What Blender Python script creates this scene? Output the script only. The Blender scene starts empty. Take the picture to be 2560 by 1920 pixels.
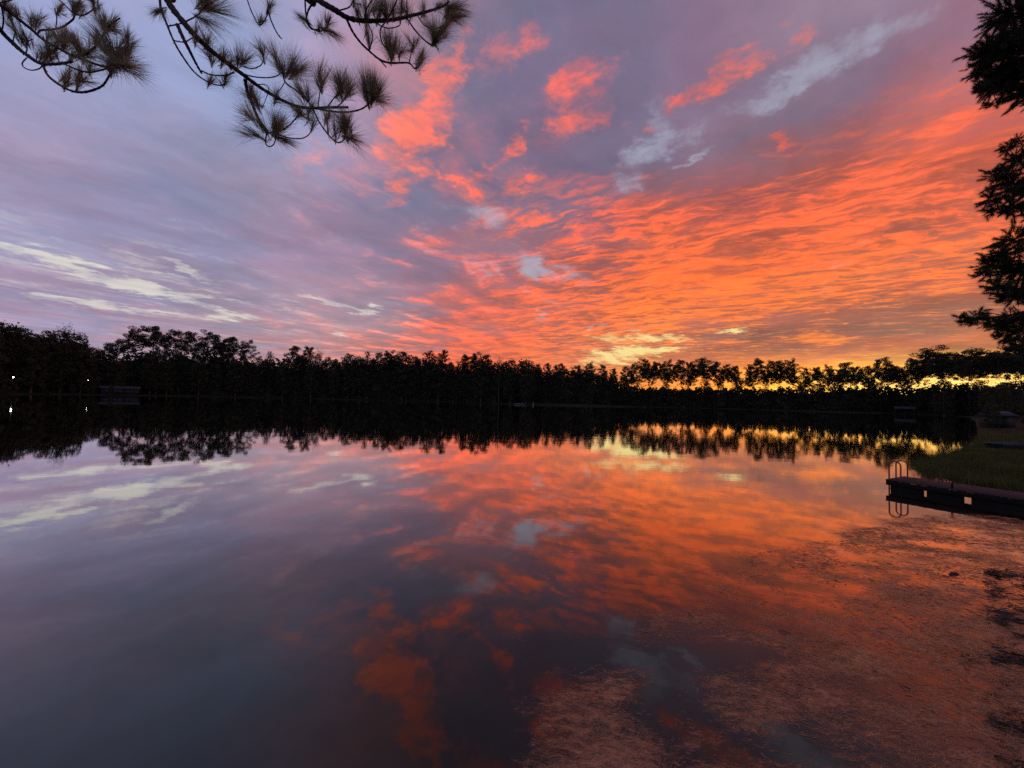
import bpy, bmesh, math, random
import numpy as np
from mathutils import Matrix, Vector

scene = bpy.context.scene

# ---------------------------------------------------------------- camera
CAM_H = 3.2
cam_data = bpy.data.cameras.new('camera')
cam = bpy.data.objects.new('camera', cam_data)
scene.collection.objects.link(cam)
cam_data.sensor_width = 36.0
cam_data.lens = 36.0 * 1000.0 / 2560.0            # phone ultra-wide
cam_data.clip_start = 0.05
cam_data.clip_end = 12000.0
cam.matrix_world = (Matrix.Translation((0, 0, CAM_H)) @ Matrix.Rotation(math.radians(90 + 2.0), 4, 'X')
                    @ Matrix.Rotation(math.radians(1.5), 4, 'Z'))
scene.camera = cam

# ---------------------------------------------------------------- exposure
vs = scene.view_settings
vs.view_transform = 'Standard'
vs.look = 'None'
vs.exposure = 0.0
vs.gamma = 1.0
vs.use_curve_mapping = False
scene.cycles.max_bounces = 5
scene.cycles.diffuse_bounces = 2
scene.cycles.glossy_bounces = 3
scene.cycles.transmission_bounces = 2
scene.cycles.caustics_reflective = False
scene.cycles.caustics_refractive = False
scene.cycles.use_denoising = False

# ---------------------------------------------------------------- sun, just gone behind the trees on the right shore
SUN_EL = math.radians(0.4)
SUN_AZ = math.radians(42.0)
sun_data = bpy.data.lights.new('sun', 'SUN')
sun_data.energy = 0.05
sun_data.angle = math.radians(0.5)
sun_data.color = (1.0, 0.55, 0.28)
sun = bpy.data.objects.new('sun', sun_data)
scene.collection.objects.link(sun)
sun.rotation_euler = (math.radians(90) - SUN_EL, 0.0, math.pi - SUN_AZ)

# single patches: centre (x/y, z/y), half length, half width, tilt in degrees, strength
CORAL = [
 (-0.26, 0.679, 0.11, 0.05, 51.5, 1), (-0.302, 0.661, 0.06, 0.04, 41.5, 0.5), (-0.194, 0.808, 0.06, 0.032, 81.5, 0.9),
 (-0.154, 0.884, 0.045, 0.02, 46.5, 0.6), (-0.547, 0.593, 0.05, 0.032, 61.5, 0.7), (-0.28, 0.534, 0.075, 0.026, 41.5, 1),
 (-0.192, 0.549, 0.016, 0.012, 1.5, 0.9), (-0.077, 0.886, 0.08, 0.035, 21.5, 0.45), (0.024, 0.932, 0.08, 0.038, 21.5, 0.45),
 (0.176, 0.807, 0.085, 0.032, 26.5, 0.95), (0.154, 0.715, 0.075, 0.028, 31.5, 0.9), (0.456, 0.805, 0.075, 0.022, 26.5, 0.8),
 (0.575, 0.879, 0.09, 0.016, 21.5, 0.7), (0.753, 0.957, 0.06, 0.022, 31.5, 0.55), (0.001, 0.65, 0.045, 0.022, 61.5, 1),
 (0.022, 0.548, 0.095, 0.02, 16.5, 1), (-0.092, 0.575, 0.06, 0.018, 36.5, 0.9), (0.682, 0.657, 0.058, 0.013, 9.5, 0.9),
 (0.648, 0.654, 0.016, 0.018, 1.5, 0.8), (0.314, 0.719, 0.04, 0.014, 1.5, 0.4), (-0.102, 0.503, 0.06, 0.018, -28.5, 0.8),
 (0.013, 0.447, 0.045, 0.016, 36.5, 0.8), (0.166, 0.426, 0.14, 0.02, 29.5, 0.8), (0.507, 0.504, 0.016, 0.008, 11.5, 0.7),
 (0.568, 0.479, 0.06, 0.006, 11.5, 0.8), (0.649, 0.514, 0.04, 0.008, 11.5, 0.7), (-0.607, 0.18, 0.04, 0.025, -38.5, 0.45),
 (0.766, 0.168, 0.085, 0.014, 3.5, 1), (0.796, 0.192, 0.008, 0.003, 1.5, 1), (0.771, 0.193, 0.008, 0.003, 1.5, 1),
 (0.831, 0.206, 0.012, 0.003, 6.5, 1),
]
PALE = [
 (0.783, 0.878, 0.2, 0.032, 28.5, 0.75), (0.646, 0.776, 0.075, 0.024, 26.5, 0.6), (0.958, 0.991, 0.12, 0.04, 28.5, 0.5),
 (0.357, 0.659, 0.085, 0.024, 26.5, 0.85), (0.448, 0.626, 0.048, 0.011, 31.5, 1), (0.275, 0.549, 0.032, 0.02, 21.5, 0.55),
 (0.361, 0.737, 0.03, 0.042, 1.5, 0.5), (0.301, 0.615, 0.07, 0.04, 21.5, 0.45), (-0.059, 0.45, 0.038, 0.024, -28.5, 0.5),
 (-0.165, 0.449, 0.075, 0.02, 11.5, 0.55), (0.127, 0.307, 0.05, 0.016, 1.5, 0.55), (0.048, 0.33, 0.025, 0.025, 1.5, 0.6),
 (0.093, 0.341, 0.09, 0.04, 1.5, 0.45), (0.805, 0.33, 0.055, 0.012, 46.5, 0.4), (0.888, 0.428, 0.025, 0.009, 21.5, 0.35),
 (0.066, 0.208, 0.016, 0.012, 31.5, 0.6), (0.207, 0.186, 0.028, 0.007, 11.5, 0.8), (-1.248, 0.424, 0.15, 0.014, -13.5, 0.5),
 (-0.988, 0.345, 0.04, 0.008, -10.5, 0.8), (-0.928, 0.326, 0.025, 0.005, -13.5, 0.7), (-0.856, 0.316, 0.06, 0.005, -26.5, 0.7),
 (-0.794, 0.287, 0.08, 0.006, -23.5, 0.7), (-0.863, 0.429, 0.022, 0.008, -28.5, 0.5), (-0.455, 0.386, 0.05, 0.02, 21.5, 0.3),
 (-0.566, 0.498, 0.04, 0.018, 1.5, 0.35),
]
CREAM = [
 (0.259, 0.109, 0.08, 0.016, 6.5, 0.95), (0.276, 0.158, 0.07, 0.011, 1.5, 0.75), (0.399, 0.164, 0.035, 0.009, 1.5, 0.9),
 (0.55, 0.181, 0.034, 0.004, 4.5, 1.1), (0.369, 0.13, 0.07, 0.006, 7.5, 0.9), (0.319, 0.132, 0.11, 0.007, 5.5, 0.45),
 (-1.082, 0.289, 0.22, 0.011, -14.5, 0.85), (-1.201, 0.327, 0.12, 0.014, -18.5, 0.6), (-0.991, 0.205, 0.14, 0.008, -7.5, 0.9),
 (-1.174, 0.221, 0.14, 0.01, -8.5, 0.5), (-0.8, 0.241, 0.11, 0.009, -6.5, 0.8), (-0.698, 0.185, 0.055, 0.012, -1.5, 0.9),
 (-0.449, 0.227, 0.09, 0.007, -16.5, 0.85), (-0.361, 0.215, 0.032, 0.008, 11.5, 0.8), (-0.435, 0.142, 0.025, 0.005, -13.5, 0.8),
 (-0.954, 0.252, 0.09, 0.008, -6.5, 0.7), (-0.895, 0.284, 0.06, 0.006, -8.5, 0.5),
]
# ---------------------------------------------------------------- sky
def lin(c):
    return tuple((v / 255 / 12.92) if v / 255 <= 0.04045 else ((v / 255 + 0.055) / 1.055) ** 2.4 for v in c)


class Nodes:
    """Small helper that writes node graphs as arithmetic."""

    def __init__(self, tree):
        self.t = tree

    def new(self, kind, **kw):
        n = self.t.nodes.new(kind)
        for k, v in kw.items():
            setattr(n, k, v)
        return n

    def put(self, sock, v):
        if isinstance(v, (int, float)):
            sock.default_value = v
        elif isinstance(v, (tuple, list)):
            d = list(v)
            if len(sock.default_value) == 4 and len(d) == 3:
                d.append(1.0)
            sock.default_value = d
        else:
            self.t.links.new(v, sock)

    def m(self, op, a, b=0.0, c=0.0):
        n = self.new('ShaderNodeMath', operation=op)
        for i, v in enumerate((a, b, c)):
            if i < len(n.inputs):
                self.put(n.inputs[i], v)
        return n.outputs[0]

    def vm(self, op, a, b=(0, 0, 0), scale=None):
        n = self.new('ShaderNodeVectorMath', operation=op)
        self.put(n.inputs[0], a)
        self.put(n.inputs[1], b)
        if scale is not None:
            self.put(n.inputs['Scale'], scale)
        return n.outputs['Value'] if op in ('LENGTH', 'DOT_PRODUCT') else n.outputs[0]

    def xyz(self, x, y, z=0.0):
        n = self.new('ShaderNodeCombineXYZ')
        for i, v in enumerate((x, y, z)):
            self.put(n.inputs[i], v)
        return n.outputs[0]

    def sep(self, v):
        n = self.new('ShaderNodeSeparateXYZ')
        self.put(n.inputs[0], v)
        return n.outputs[0], n.outputs[1], n.outputs[2]

    def noise(self, vec, scale, detail=4, rough=0.55, color=False, dist=0.0, lac=2.0):
        n = self.new('ShaderNodeTexNoise')
        self.put(n.inputs['Vector'], vec)
        n.inputs['Scale'].default_value = scale
        n.inputs['Detail'].default_value = detail
        n.inputs['Roughness'].default_value = rough
        n.inputs['Lacunarity'].default_value = lac
        n.inputs['Distortion'].default_value = dist
        return n.outputs['Color'] if color else n.outputs[0]

    def step(self, v, a, b, lo=0.0, hi=1.0, kind='SMOOTHSTEP'):
        n = self.new('ShaderNodeMapRange', interpolation_type=kind, clamp=False)
        for i, q in enumerate((v, a, b, lo, hi)):
            self.put(n.inputs[i], q)
        return n.outputs[0]

    def mix(self, f, a, b, blend='MIX'):
        n = self.new('ShaderNodeMix', data_type='RGBA', blend_type=blend)
        self.put(n.inputs[0], f)
        self.put(n.inputs[6], a)
        self.put(n.inputs[7], b)
        return n.outputs[2]

    def mapping(self, vec, loc=(0, 0, 0), rot=0.0, scale=(1, 1, 1), kind='POINT'):
        n = self.new('ShaderNodeMapping', vector_type=kind)
        self.put(n.inputs[0], vec)
        n.inputs['Location'].default_value = loc
        n.inputs['Rotation'].default_value = (0, 0, rot)
        n.inputs['Scale'].default_value = scale
        return n.outputs[0]

    def aniso(self, vec, rot, scale):
        return self.mapping(self.mapping(vec, rot=rot), scale=scale)

    def ramp(self, f, stops, interp='LINEAR'):
        n = self.new('ShaderNodeValToRGB')
        cr = n.color_ramp
        cr.interpolation = interp
        stops = sorted(stops)
        while len(cr.elements) < len(stops):
            cr.elements.new(0.5)
        for e, (p, c) in zip(cr.elements, stops):
            e.position = p
        for e, (p, c) in zip(cr.elements, stops):
            e.position = p
            e.color = tuple(c) + (1.0,)
        self.put(n.inputs[0], f)
        return n.outputs[0]


AZ = (-54, -45, -36, -27, -18, -9, 0, 9, 18, 27, 36, 45, 54)
# cloud-deck colour between the lit patches, by tangent of elevation (rows) and azimuth (columns, 0 = straight over the lake)
DECK = [
 (0.03, [(180,156,166),(182,156,166),(192,155,158),(202,146,142),(212,128,112),(222,112,84),(225,110,75),(228,125,70),(242,142,62),(250,150,50),(255,188,70),(255,212,112),(250,216,122)]),
 (0.075,[(172,155,178),(174,155,176),(184,155,166),(192,146,148),(206,134,126),(218,112,92),(218,110,84),(212,128,92),(214,140,92),(218,122,68),(232,140,62),(248,176,76),(250,190,92)]),
 (0.108,[(166,152,179),(168,152,176),(177,154,168),(183,147,154),(190,137,136),(204,116,103),(203,110,90),(194,120,94),(196,124,88),(178,110,86),(180,112,88),(186,116,86),(200,124,82)]),
 (0.15, [(160,150,180),(163,150,177),(172,153,170),(176,148,160),(176,140,146),(192,120,114),(190,110,96),(178,112,98),(182,112,88),(158,108,96),(160,110,96),(164,115,96),(168,110,88)]),
 (0.23, [(155,152,182),(158,151,178),(161,149,174),(166,146,164),(160,138,154),(182,118,118),(182,110,104),(186,106,90),(198,108,80),(196,106,80),(190,108,82),(188,108,86),(184,106,82)]),
 (0.33, [(156,154,186),(153,150,182),(156,148,178),(156,142,170),(154,137,162),(168,122,134),(162,118,128),(168,106,104),(196,104,80),(198,104,78),(192,104,82),(188,104,86),(186,100,84)]),
 (0.45, [(153,157,190),(157,156,188),(162,156,183),(159,147,175),(137,130,158),(142,124,146),(138,114,132),(134,102,118),(172,98,90),(164,94,92),(186,96,82),(204,102,78),(192,100,84)]),
 (0.60, [(152,162,200),(157,164,200),(159,168,204),(158,153,184),(146,130,156),(124,117,145),(130,114,140),(124,112,138),(130,114,136),(136,110,126),(138,112,130),(150,116,136),(152,112,126)]),
 (0.80, [(150,163,203),(154,168,208),(160,170,206),(165,166,202),(170,145,166),(130,124,150),(120,115,145),(126,112,138),(120,112,138),(130,112,138),(148,130,150),(152,140,162),(158,116,132)]),
 (1.05, [(148,164,206),(150,165,206),(158,165,202),(176,155,184),(182,140,158),(150,128,150),(124,119,145),(115,112,140),(120,117,145),(140,122,145),(158,142,164),(150,150,176),(150,128,150)]),
]
# how much of the deck is lit from below (first), and how much thin pale cloud shows (second), in hundredths
COVER = [
 (0.03, [0,0,5,14,24,44,46,40,40,40,40,20,10], [0]*13),
 (0.10, [0,0,8,20,32,46,48,40,34,24,16,16,12], [20,20,16,16,14,0,0,6,6,0,0,0,0]),
 (0.17, [0,4,14,22,28,42,50,50,58,34,18,20,18], [34,38,36,28,24,6,10,10,0,0,0,0,0]),
 (0.25, [0,0,6,10,16,36,42,48,60,60,58,54,50], [34,34,26,18,18,14,22,14,6,0,10,10,6]),
 (0.35, [0,0,0,8,14,28,30,42,60,60,58,54,50], [16,22,14,12,14,24,32,10,6,6,14,14,6]),
 (0.46, [0,4,10,18,26,34,34,36,46,36,40,48,44], [10,12,8,10,12,18,18,6,0,0,0,0,0]),
 (0.60, [0,4,10,22,32,30,26,20,8,8,10,12,14], [10,10,10,10,8,4,4,6,12,10,18,14,4]),
 (1.00, [0,0,10,22,30,24,14,8,6,10,8,6,6], [10,10,10,8,4,0,0,0,4,6,18,20,10]),
]
# colour of the lit undersides
LIT = [
 (0.03, [(214,150,150),(214,150,150),(222,150,140),(232,140,118),(240,126,92),(248,122,78),(250,128,72),(252,150,84),(254,160,80),(255,150,58),(255,190,80),(255,225,140),(255,230,150)]),
 (0.075, [(207,150,157),(207,150,157),(218,150,147),(229,141,127),(238,125,99),(249,117,79),(250,122,73),(251,139,80),(253,150,77),(253,146,62),(254,180,74),(255,212,115),(255,215,120)]),
 (0.115, [(200,150,165),(202,150,165),(214,150,155),(226,142,136),(236,124,106),(250,112,80),(250,116,74),(250,128,76),(252,140,74),(250,138,66),(250,140,66),(250,142,68),(248,140,70)]),
 (0.30, [(182,152,176),(184,152,174),(192,150,168),(208,142,150),(226,122,118),(242,106,90),(244,106,78),(244,108,70),(244,114,62),(244,114,60),(240,112,64),(236,112,70),(228,106,72)]),
 (0.50, [(176,155,185),(178,155,185),(190,155,178),(214,140,148),(244,120,90),(244,110,88),(246,112,82),(244,106,80),(226,100,78),(216,98,78),(218,98,76),(222,102,76),(212,100,78)]),
 (1.00, [(176,160,195),(180,160,192),(196,150,175),(226,138,146),(238,126,114),(226,122,122),(222,112,116),(236,106,102),(228,108,106),(206,112,118),(204,122,132),(196,130,144),(184,118,130)]),
]
BACK = {'deck': (128, 132, 168), 'lit': (150, 140, 170)}


def sky_rows(g, fac, t, rows, back, colour=True):
    def az_pos(a):
        return a / 360 + 0.5
    out = prev = None
    for tv, cols in rows:
        conv = lin if colour else (lambda c: c)
        stops = [(az_pos(a), conv(c)) for a, c in zip(AZ, cols)]
        stops += [(0.0, conv(back)), (1.0, conv(back)), (az_pos(-95), tuple(0.5 * p + 0.5 * q for p, q in zip(conv(back), conv(cols[0])))),
                  (az_pos(85), tuple(0.4 * p + 0.6 * q for p, q in zip(conv(back), conv(cols[-1])))), (az_pos(125), conv(back))]
        c = g.ramp(fac, stops)
        out = c if out is None else g.mix(g.m('MINIMUM', g.m('MAXIMUM', g.m('MULTIPLY', g.m('SUBTRACT', t, prev), 1 / (tv - prev)), 0.0), 1.0), out, c)
        prev = tv
    # overhead the deck is even
    return g.mix(g.step(t, 1.1, 2.6), out, tuple(conv(back)))


def build_sky(scene):
    world = bpy.data.worlds.new('World')
    scene.world = world
    world.use_nodes = True
    nt = world.node_tree
    nt.nodes.clear()
    g = Nodes(nt)
    d = g.new('ShaderNodeTexCoord').outputs['Generated']
    x, y, z = g.sep(d)
    zc = g.m('ADD', g.m('MAXIMUM', z, 0.0), 0.035)
    P = g.xyz(g.m('DIVIDE', x, zc), g.m('DIVIDE', y, zc))          # position on the cloud deck
    hor = g.m('SQRT', g.m('ADD', g.m('MULTIPLY', x, x), g.m('MULTIPLY', y, y)))
    t = g.m('DIVIDE', g.m('MAXIMUM', z, 0.0), g.m('MAXIMUM', hor, 0.02))
    az = g.m('ARCTAN2', x, y)
    # billowing of everything on the deck
    w1 = g.vm('SUBTRACT', g.noise(P, 1.1, 5, 0.6, color=True), (0.5, 0.5, 0.5))
    w2 = g.vm('SUBTRACT', g.noise(P, 5.0, 6, 0.66, color=True), (0.5, 0.5, 0.5))
    wx, wy, _ = g.sep(w1)
    vx, vy, _ = g.sep(w2)
    tw = g.m('ADD', t, 0.02)
    azw = g.m('ADD', az, g.m('MULTIPLY', wx, 0.42))
    t_w = g.m('ADD', t, g.m('MULTIPLY', g.m('MULTIPLY', wy, 0.55), tw))
    fac = g.m('ADD', g.m('MULTIPLY', azw, 1 / (2 * math.pi)), 0.5)
    deck = sky_rows(g, fac, t_w, DECK, BACK['deck'])
    lit = sky_rows(g, fac, t_w, LIT, BACK['lit'])
    cov = sky_rows(g, fac, t_w, [(tv, [(a / 100, b / 100, 0) for a, b in zip(A, B)]) for tv, A, B in COVER], (0.0, 0.05, 0), colour=False)
    cs = g.new('ShaderNodeSeparateColor')
    g.put(cs.inputs[0], cov)
    cov_lit, cov_pale = cs.outputs[0], cs.outputs[1]

    # textures on the deck: ripples run across azimuth 115, fibres along azimuth 30
    def spread(n, lo=0.30, hi=0.70):
        return g.step(n, lo, hi)
    Pw = g.vm('ADD', P, g.vm('SCALE', w1, scale=0.55))
    Pv = g.vm('ADD', Pw, g.vm('SCALE', w2, scale=0.10))
    rip = spread(g.noise(g.aniso(Pw, math.radians(34), (0.95, 2.8, 1)), 2.3, 7, 0.64))
    rip2 = spread(g.noise(g.aniso(Pv, math.radians(26), (1.5, 4.4, 1)), 4.4, 4, 0.62))
    fib = spread(g.noise(g.aniso(Pw, math.radians(30), (2.4, 0.42, 1)), 1.7, 8, 0.64))
    puf = spread(g.noise(Pv, 2.4, 9, 0.62))
    fine = spread(g.noise(Pv, 9.0, 5, 0.65))
    right = g.step(az, math.radians(-14), math.radians(8))
    soft = g.step(t, 0.42, 0.66)

    # single cloud patches, in forward gnomonic coordinates (x/y, z/y)
    front = g.step(y, 0.05, 0.2)
    yy = g.m('MAXIMUM', y, 0.1)
    q = g.xyz(g.m('DIVIDE', x, yy), g.m('DIVIDE', z, yy))
    wq = g.xyz(g.m('ADD', g.m('MULTIPLY', wx, 0.14), g.m('MULTIPLY', vx, 0.36)), g.m('ADD', g.m('MULTIPLY', wy, 0.14), g.m('MULTIPLY', vy, 0.28)))
    q = g.vm('ADD', q, g.vm('SCALE', wq, scale=g.m('ADD', g.m('MULTIPLY', t, 1.0), 0.06)))

    qx, qz, _ = g.sep(q)
    # the running total rides in the third coordinate (in ten-thousandths), which keeps the graph one long chain
    def patches(lst, before):
        tot = g.m('MULTIPLY', before, 1e-6)
        for cx, cy, a, b, ang, s in lst:
            v = g.xyz(qx, qz, tot)
            L = g.vm('LENGTH', g.mapping(v, loc=(cx, cy, 0), rot=math.radians(ang), scale=(a, b, 1), kind='TEXTURE'))
            tot = g.m('ADD', tot, g.step(L, 2.15, 0.0, 0.0, s * 1e-4))
        return g.m('MULTIPLY', g.m('MULTIPLY', tot, 1e4), front)
    p_lit = patches(CORAL, wx)
    p_pale = patches(PALE, p_lit)
    p_cream = patches(CREAM, p_pale)

    # lit layer
    n_r = g.m('ADD', g.m('MULTIPLY', rip, 0.47), g.m('ADD', g.m('MULTIPLY', rip2, 0.41), g.m('MULTIPLY', puf, 0.12)))
    n_l = g.m('ADD', g.m('MULTIPLY', fib, 0.40), g.m('MULTIPLY', puf, 0.60))
    n_mix = g.m('ADD', g.m('MULTIPLY', n_r, right), g.m('MULTIPLY', n_l, g.m('SUBTRACT', 1.0, right)))
    # higher up the deck is smoother
    n_mix = g.m('ADD', 0.5, g.m('MULTIPLY', g.m('SUBTRACT', n_mix, 0.5), g.m('SUBTRACT', 1.0, g.m('MULTIPLY', soft, 0.6))))
    edge = g.m('SUBTRACT', 0.97, cov_lit)
    m_deck = g.step(n_mix, g.m('SUBTRACT', edge, 0.30), g.m('ADD', edge, 0.30))
    m_deck = g.m('MULTIPLY', m_deck, g.step(cov_lit, 0.0, 0.2))
    pfn = g.m('SUBTRACT', g.m('ADD', g.m('MULTIPLY', puf, 0.60), g.m('MULTIPLY', fine, 0.40)), 0.5)
    m_patch = g.step(g.m('ADD', p_lit, g.m('MULTIPLY', pfn, 1.7)), -0.05, 1.35)
    m_patch = g.m('MULTIPLY', m_patch, g.step(p_lit, 0.0, 0.55))
    m_patch = g.m('MULTIPLY', m_patch, g.m('ADD', 0.38, g.m('ADD', g.m('MULTIPLY', fine, 0.30), g.m('MULTIPLY', n_l, 0.34))))
    m_lit = g.m('MAXIMUM', g.m('MULTIPLY', m_deck, g.m('SUBTRACT', 0.93, g.m('MULTIPLY', soft, 0.3))), m_patch)
    glow = g.m('ADD', 0.70, g.m('ADD', g.m('MULTIPLY', fine, 0.18), g.m('MULTIPLY', n_mix, 0.42)))
    # the brightest undersides are far brighter in red than a print can show
    litc = g.vm('MULTIPLY', g.vm('SCALE', lit, scale=glow), g.xyz(g.m('ADD', 1.10, g.m('MULTIPLY', g.m('MULTIPLY', m_lit, m_lit), 0.42)), 1.19, 1.03))
    body = g.vm('SCALE', deck, scale=g.m('ADD', 0.86, g.m('ADD', g.m('MULTIPLY', puf, 0.14), g.m('MULTIPLY', fib, 0.12))))
    # broad mottling of the grey deck: bluer and pinker patches
    tint = spread(g.noise(Pw, 1.15, 6, 0.6), 0.34, 0.66)
    lump = spread(g.noise(Pv, 0.75, 6, 0.58), 0.32, 0.68)
    body = g.vm('MULTIPLY', body, g.mix(tint, (0.90, 0.99, 1.05), (1.15, 0.97, 0.97)))
    body = g.vm('SCALE', body, scale=g.m('ADD', 0.84, g.m('MULTIPLY', lump, 0.30)))
    col = g.mix(m_lit, body, litc)

    # thin pale cloud, blue grey overhead, cream towards the horizon
    fibp = g.m('ADD', g.m('MULTIPLY', fib, 0.5), g.m('ADD', g.m('MULTIPLY', puf, 0.3), g.m('MULTIPLY', fine, 0.2)))
    e2 = g.m('SUBTRACT', 1.0, cov_pale)
    m_p = g.step(fibp, g.m('SUBTRACT', e2, 0.2), g.m('ADD', e2, 0.4))
    m_p = g.m('MULTIPLY', m_p, g.step(cov_pale, 0.0, 0.2))
    pn = g.m('MULTIPLY', g.m('SUBTRACT', fibp, 0.5), 1.3)
    m_p = g.m('MAXIMUM', m_p, g.m('MULTIPLY', g.step(g.m('ADD', p_pale, g.m('MULTIPLY', pn, 1.4)), 0.0, 1.45), g.step(p_pale, 0.0, 0.6)))
    palec = g.mix(g.step(t, 0.14, 0.36), lin((214, 206, 196)), lin((176, 178, 198)))
    palec = g.mix(g.m('MULTIPLY', right, 0.35), palec, lin((160, 160, 178)))
    col = g.mix(g.m('MULTIPLY', m_p, 0.85), col, palec)
    m_c = g.m('MULTIPLY', g.step(g.m('ADD', p_cream, g.m('MULTIPLY', pn, 1.3)), 0.10, 1.25), g.step(p_cream, 0.0, 0.5))
    m_c = g.m('MULTIPLY', m_c, g.m('ADD', 0.62, g.m('ADD', g.m('MULTIPLY', right, 0.28), g.m('MULTIPLY', fib, 0.25))))
    creamc = g.mix(right, lin((228, 224, 212)), lin((252, 226, 150)))
    col = g.mix(m_c, col, creamc)

    # the strip over the set sun burns brighter than white
    col = g.vm('SCALE', col, scale=g.m('ADD', 1.0, g.m('MULTIPLY', g.m('MULTIPLY', g.step(t, 0.115, 0.045), g.step(az, math.radians(12), math.radians(34))), g.m('MULTIPLY', g.step(az, math.radians(85), math.radians(60)), 0.75))))

    # below the horizon: dull ground glow, never seen
    col = g.mix(g.step(z, -0.12, -0.01), lin((60, 50, 52)), col)

    # clear twilight behind the deck
    sky = g.new('ShaderNodeTexSky', sky_type='NISHITA', sun_disc=False)
    sky.sun_elevation = SUN_EL
    sky.sun_rotation = SUN_AZ
    b1 = g.new('ShaderNodeBackground')
    g.put(b1.inputs[0], sky.outputs[0])
    b1.inputs[1].default_value = 0.05
    b2 = g.new('ShaderNodeBackground')
    g.put(b2.inputs[0], col)
    b2.inputs[1].default_value = 1.0
    mx = g.new('ShaderNodeMixShader')
    mx.inputs[0].default_value = 0.97
    nt.links.new(b1.outputs[0], mx.inputs[1])
    nt.links.new(b2.outputs[0], mx.inputs[2])
    out = g.new('ShaderNodeOutputWorld')
    nt.links.new(mx.outputs[0], out.inputs[0])
    world.cycles.sampling_method = 'MANUAL'
    world.cycles.sample_map_resolution = 512
# undergrowth: x, y, height of its top, along the far shore
UNDERGROWTH = [(-185.4, 124.5, 20.0), (-184.3, 129.0, 20.7), (-183.0, 133.7, 21.5), (-181.6, 138.8, 22.3), (-179.5, 143.8, 21.7), (-179.0, 150.9, 20.6), (-178.0, 158.0, 22.1), (-175.7, 165.1, 18.1), (-172.8, 172.2, 17.3), (-169.2, 179.3, 18.9), (-164.2, 185.7, 20.3), (-157.3, 190.9, 21.1), (-149.7, 196.0, 22.1), (-141.6, 201.1, 22.5), (-132.6, 206.3, 19.1), (-123.2, 211.4, 19.6), (-112.4, 215.0, 21.3), (-100.2, 216.9, 19.7), (-88.0, 218.8, 20.8), (-75.5, 220.7, 22.2), (-62.8, 222.6, 23.6), (-49.9, 224.5, 23.8), (-36.3, 224.6, 20.1), (-22.2, 218.7, 22.8), (-8.8, 212.9, 21.9), (4.1, 220.0, 21.9), (17.4, 219.0, 18.7), (30.5, 219.0, 18.6), (43.7, 219.0, 18.6), (59.2, 227.7, 13.9), (72.9, 227.7, 10.8), (89.5, 235.2, 10.8), (105.7, 240.0, 11.5), (121.9, 243.6, 12.0), (137.5, 245.3, 12.4), (153.3, 247.0, 12.9), (163.4, 240.1, 13.0), (172.7, 233.2, 13.1), (181.2, 226.2, 13.2), (194.7, 226.2, 13.7), (213.8, 232.2, 14.5), (228.2, 232.7, 15.1), (232.7, 223.5, 15.1), (224.6, 204.0, 14.6), (216.8, 186.7, 14.1), (226.0, 185.0, 14.6), (235.1, 183.4, 15.2), (244.0, 181.8, 15.6), (252.7, 180.2, 16.0), (261.2, 178.6, 16.4), (269.5, 177.0, 16.8)]

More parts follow.
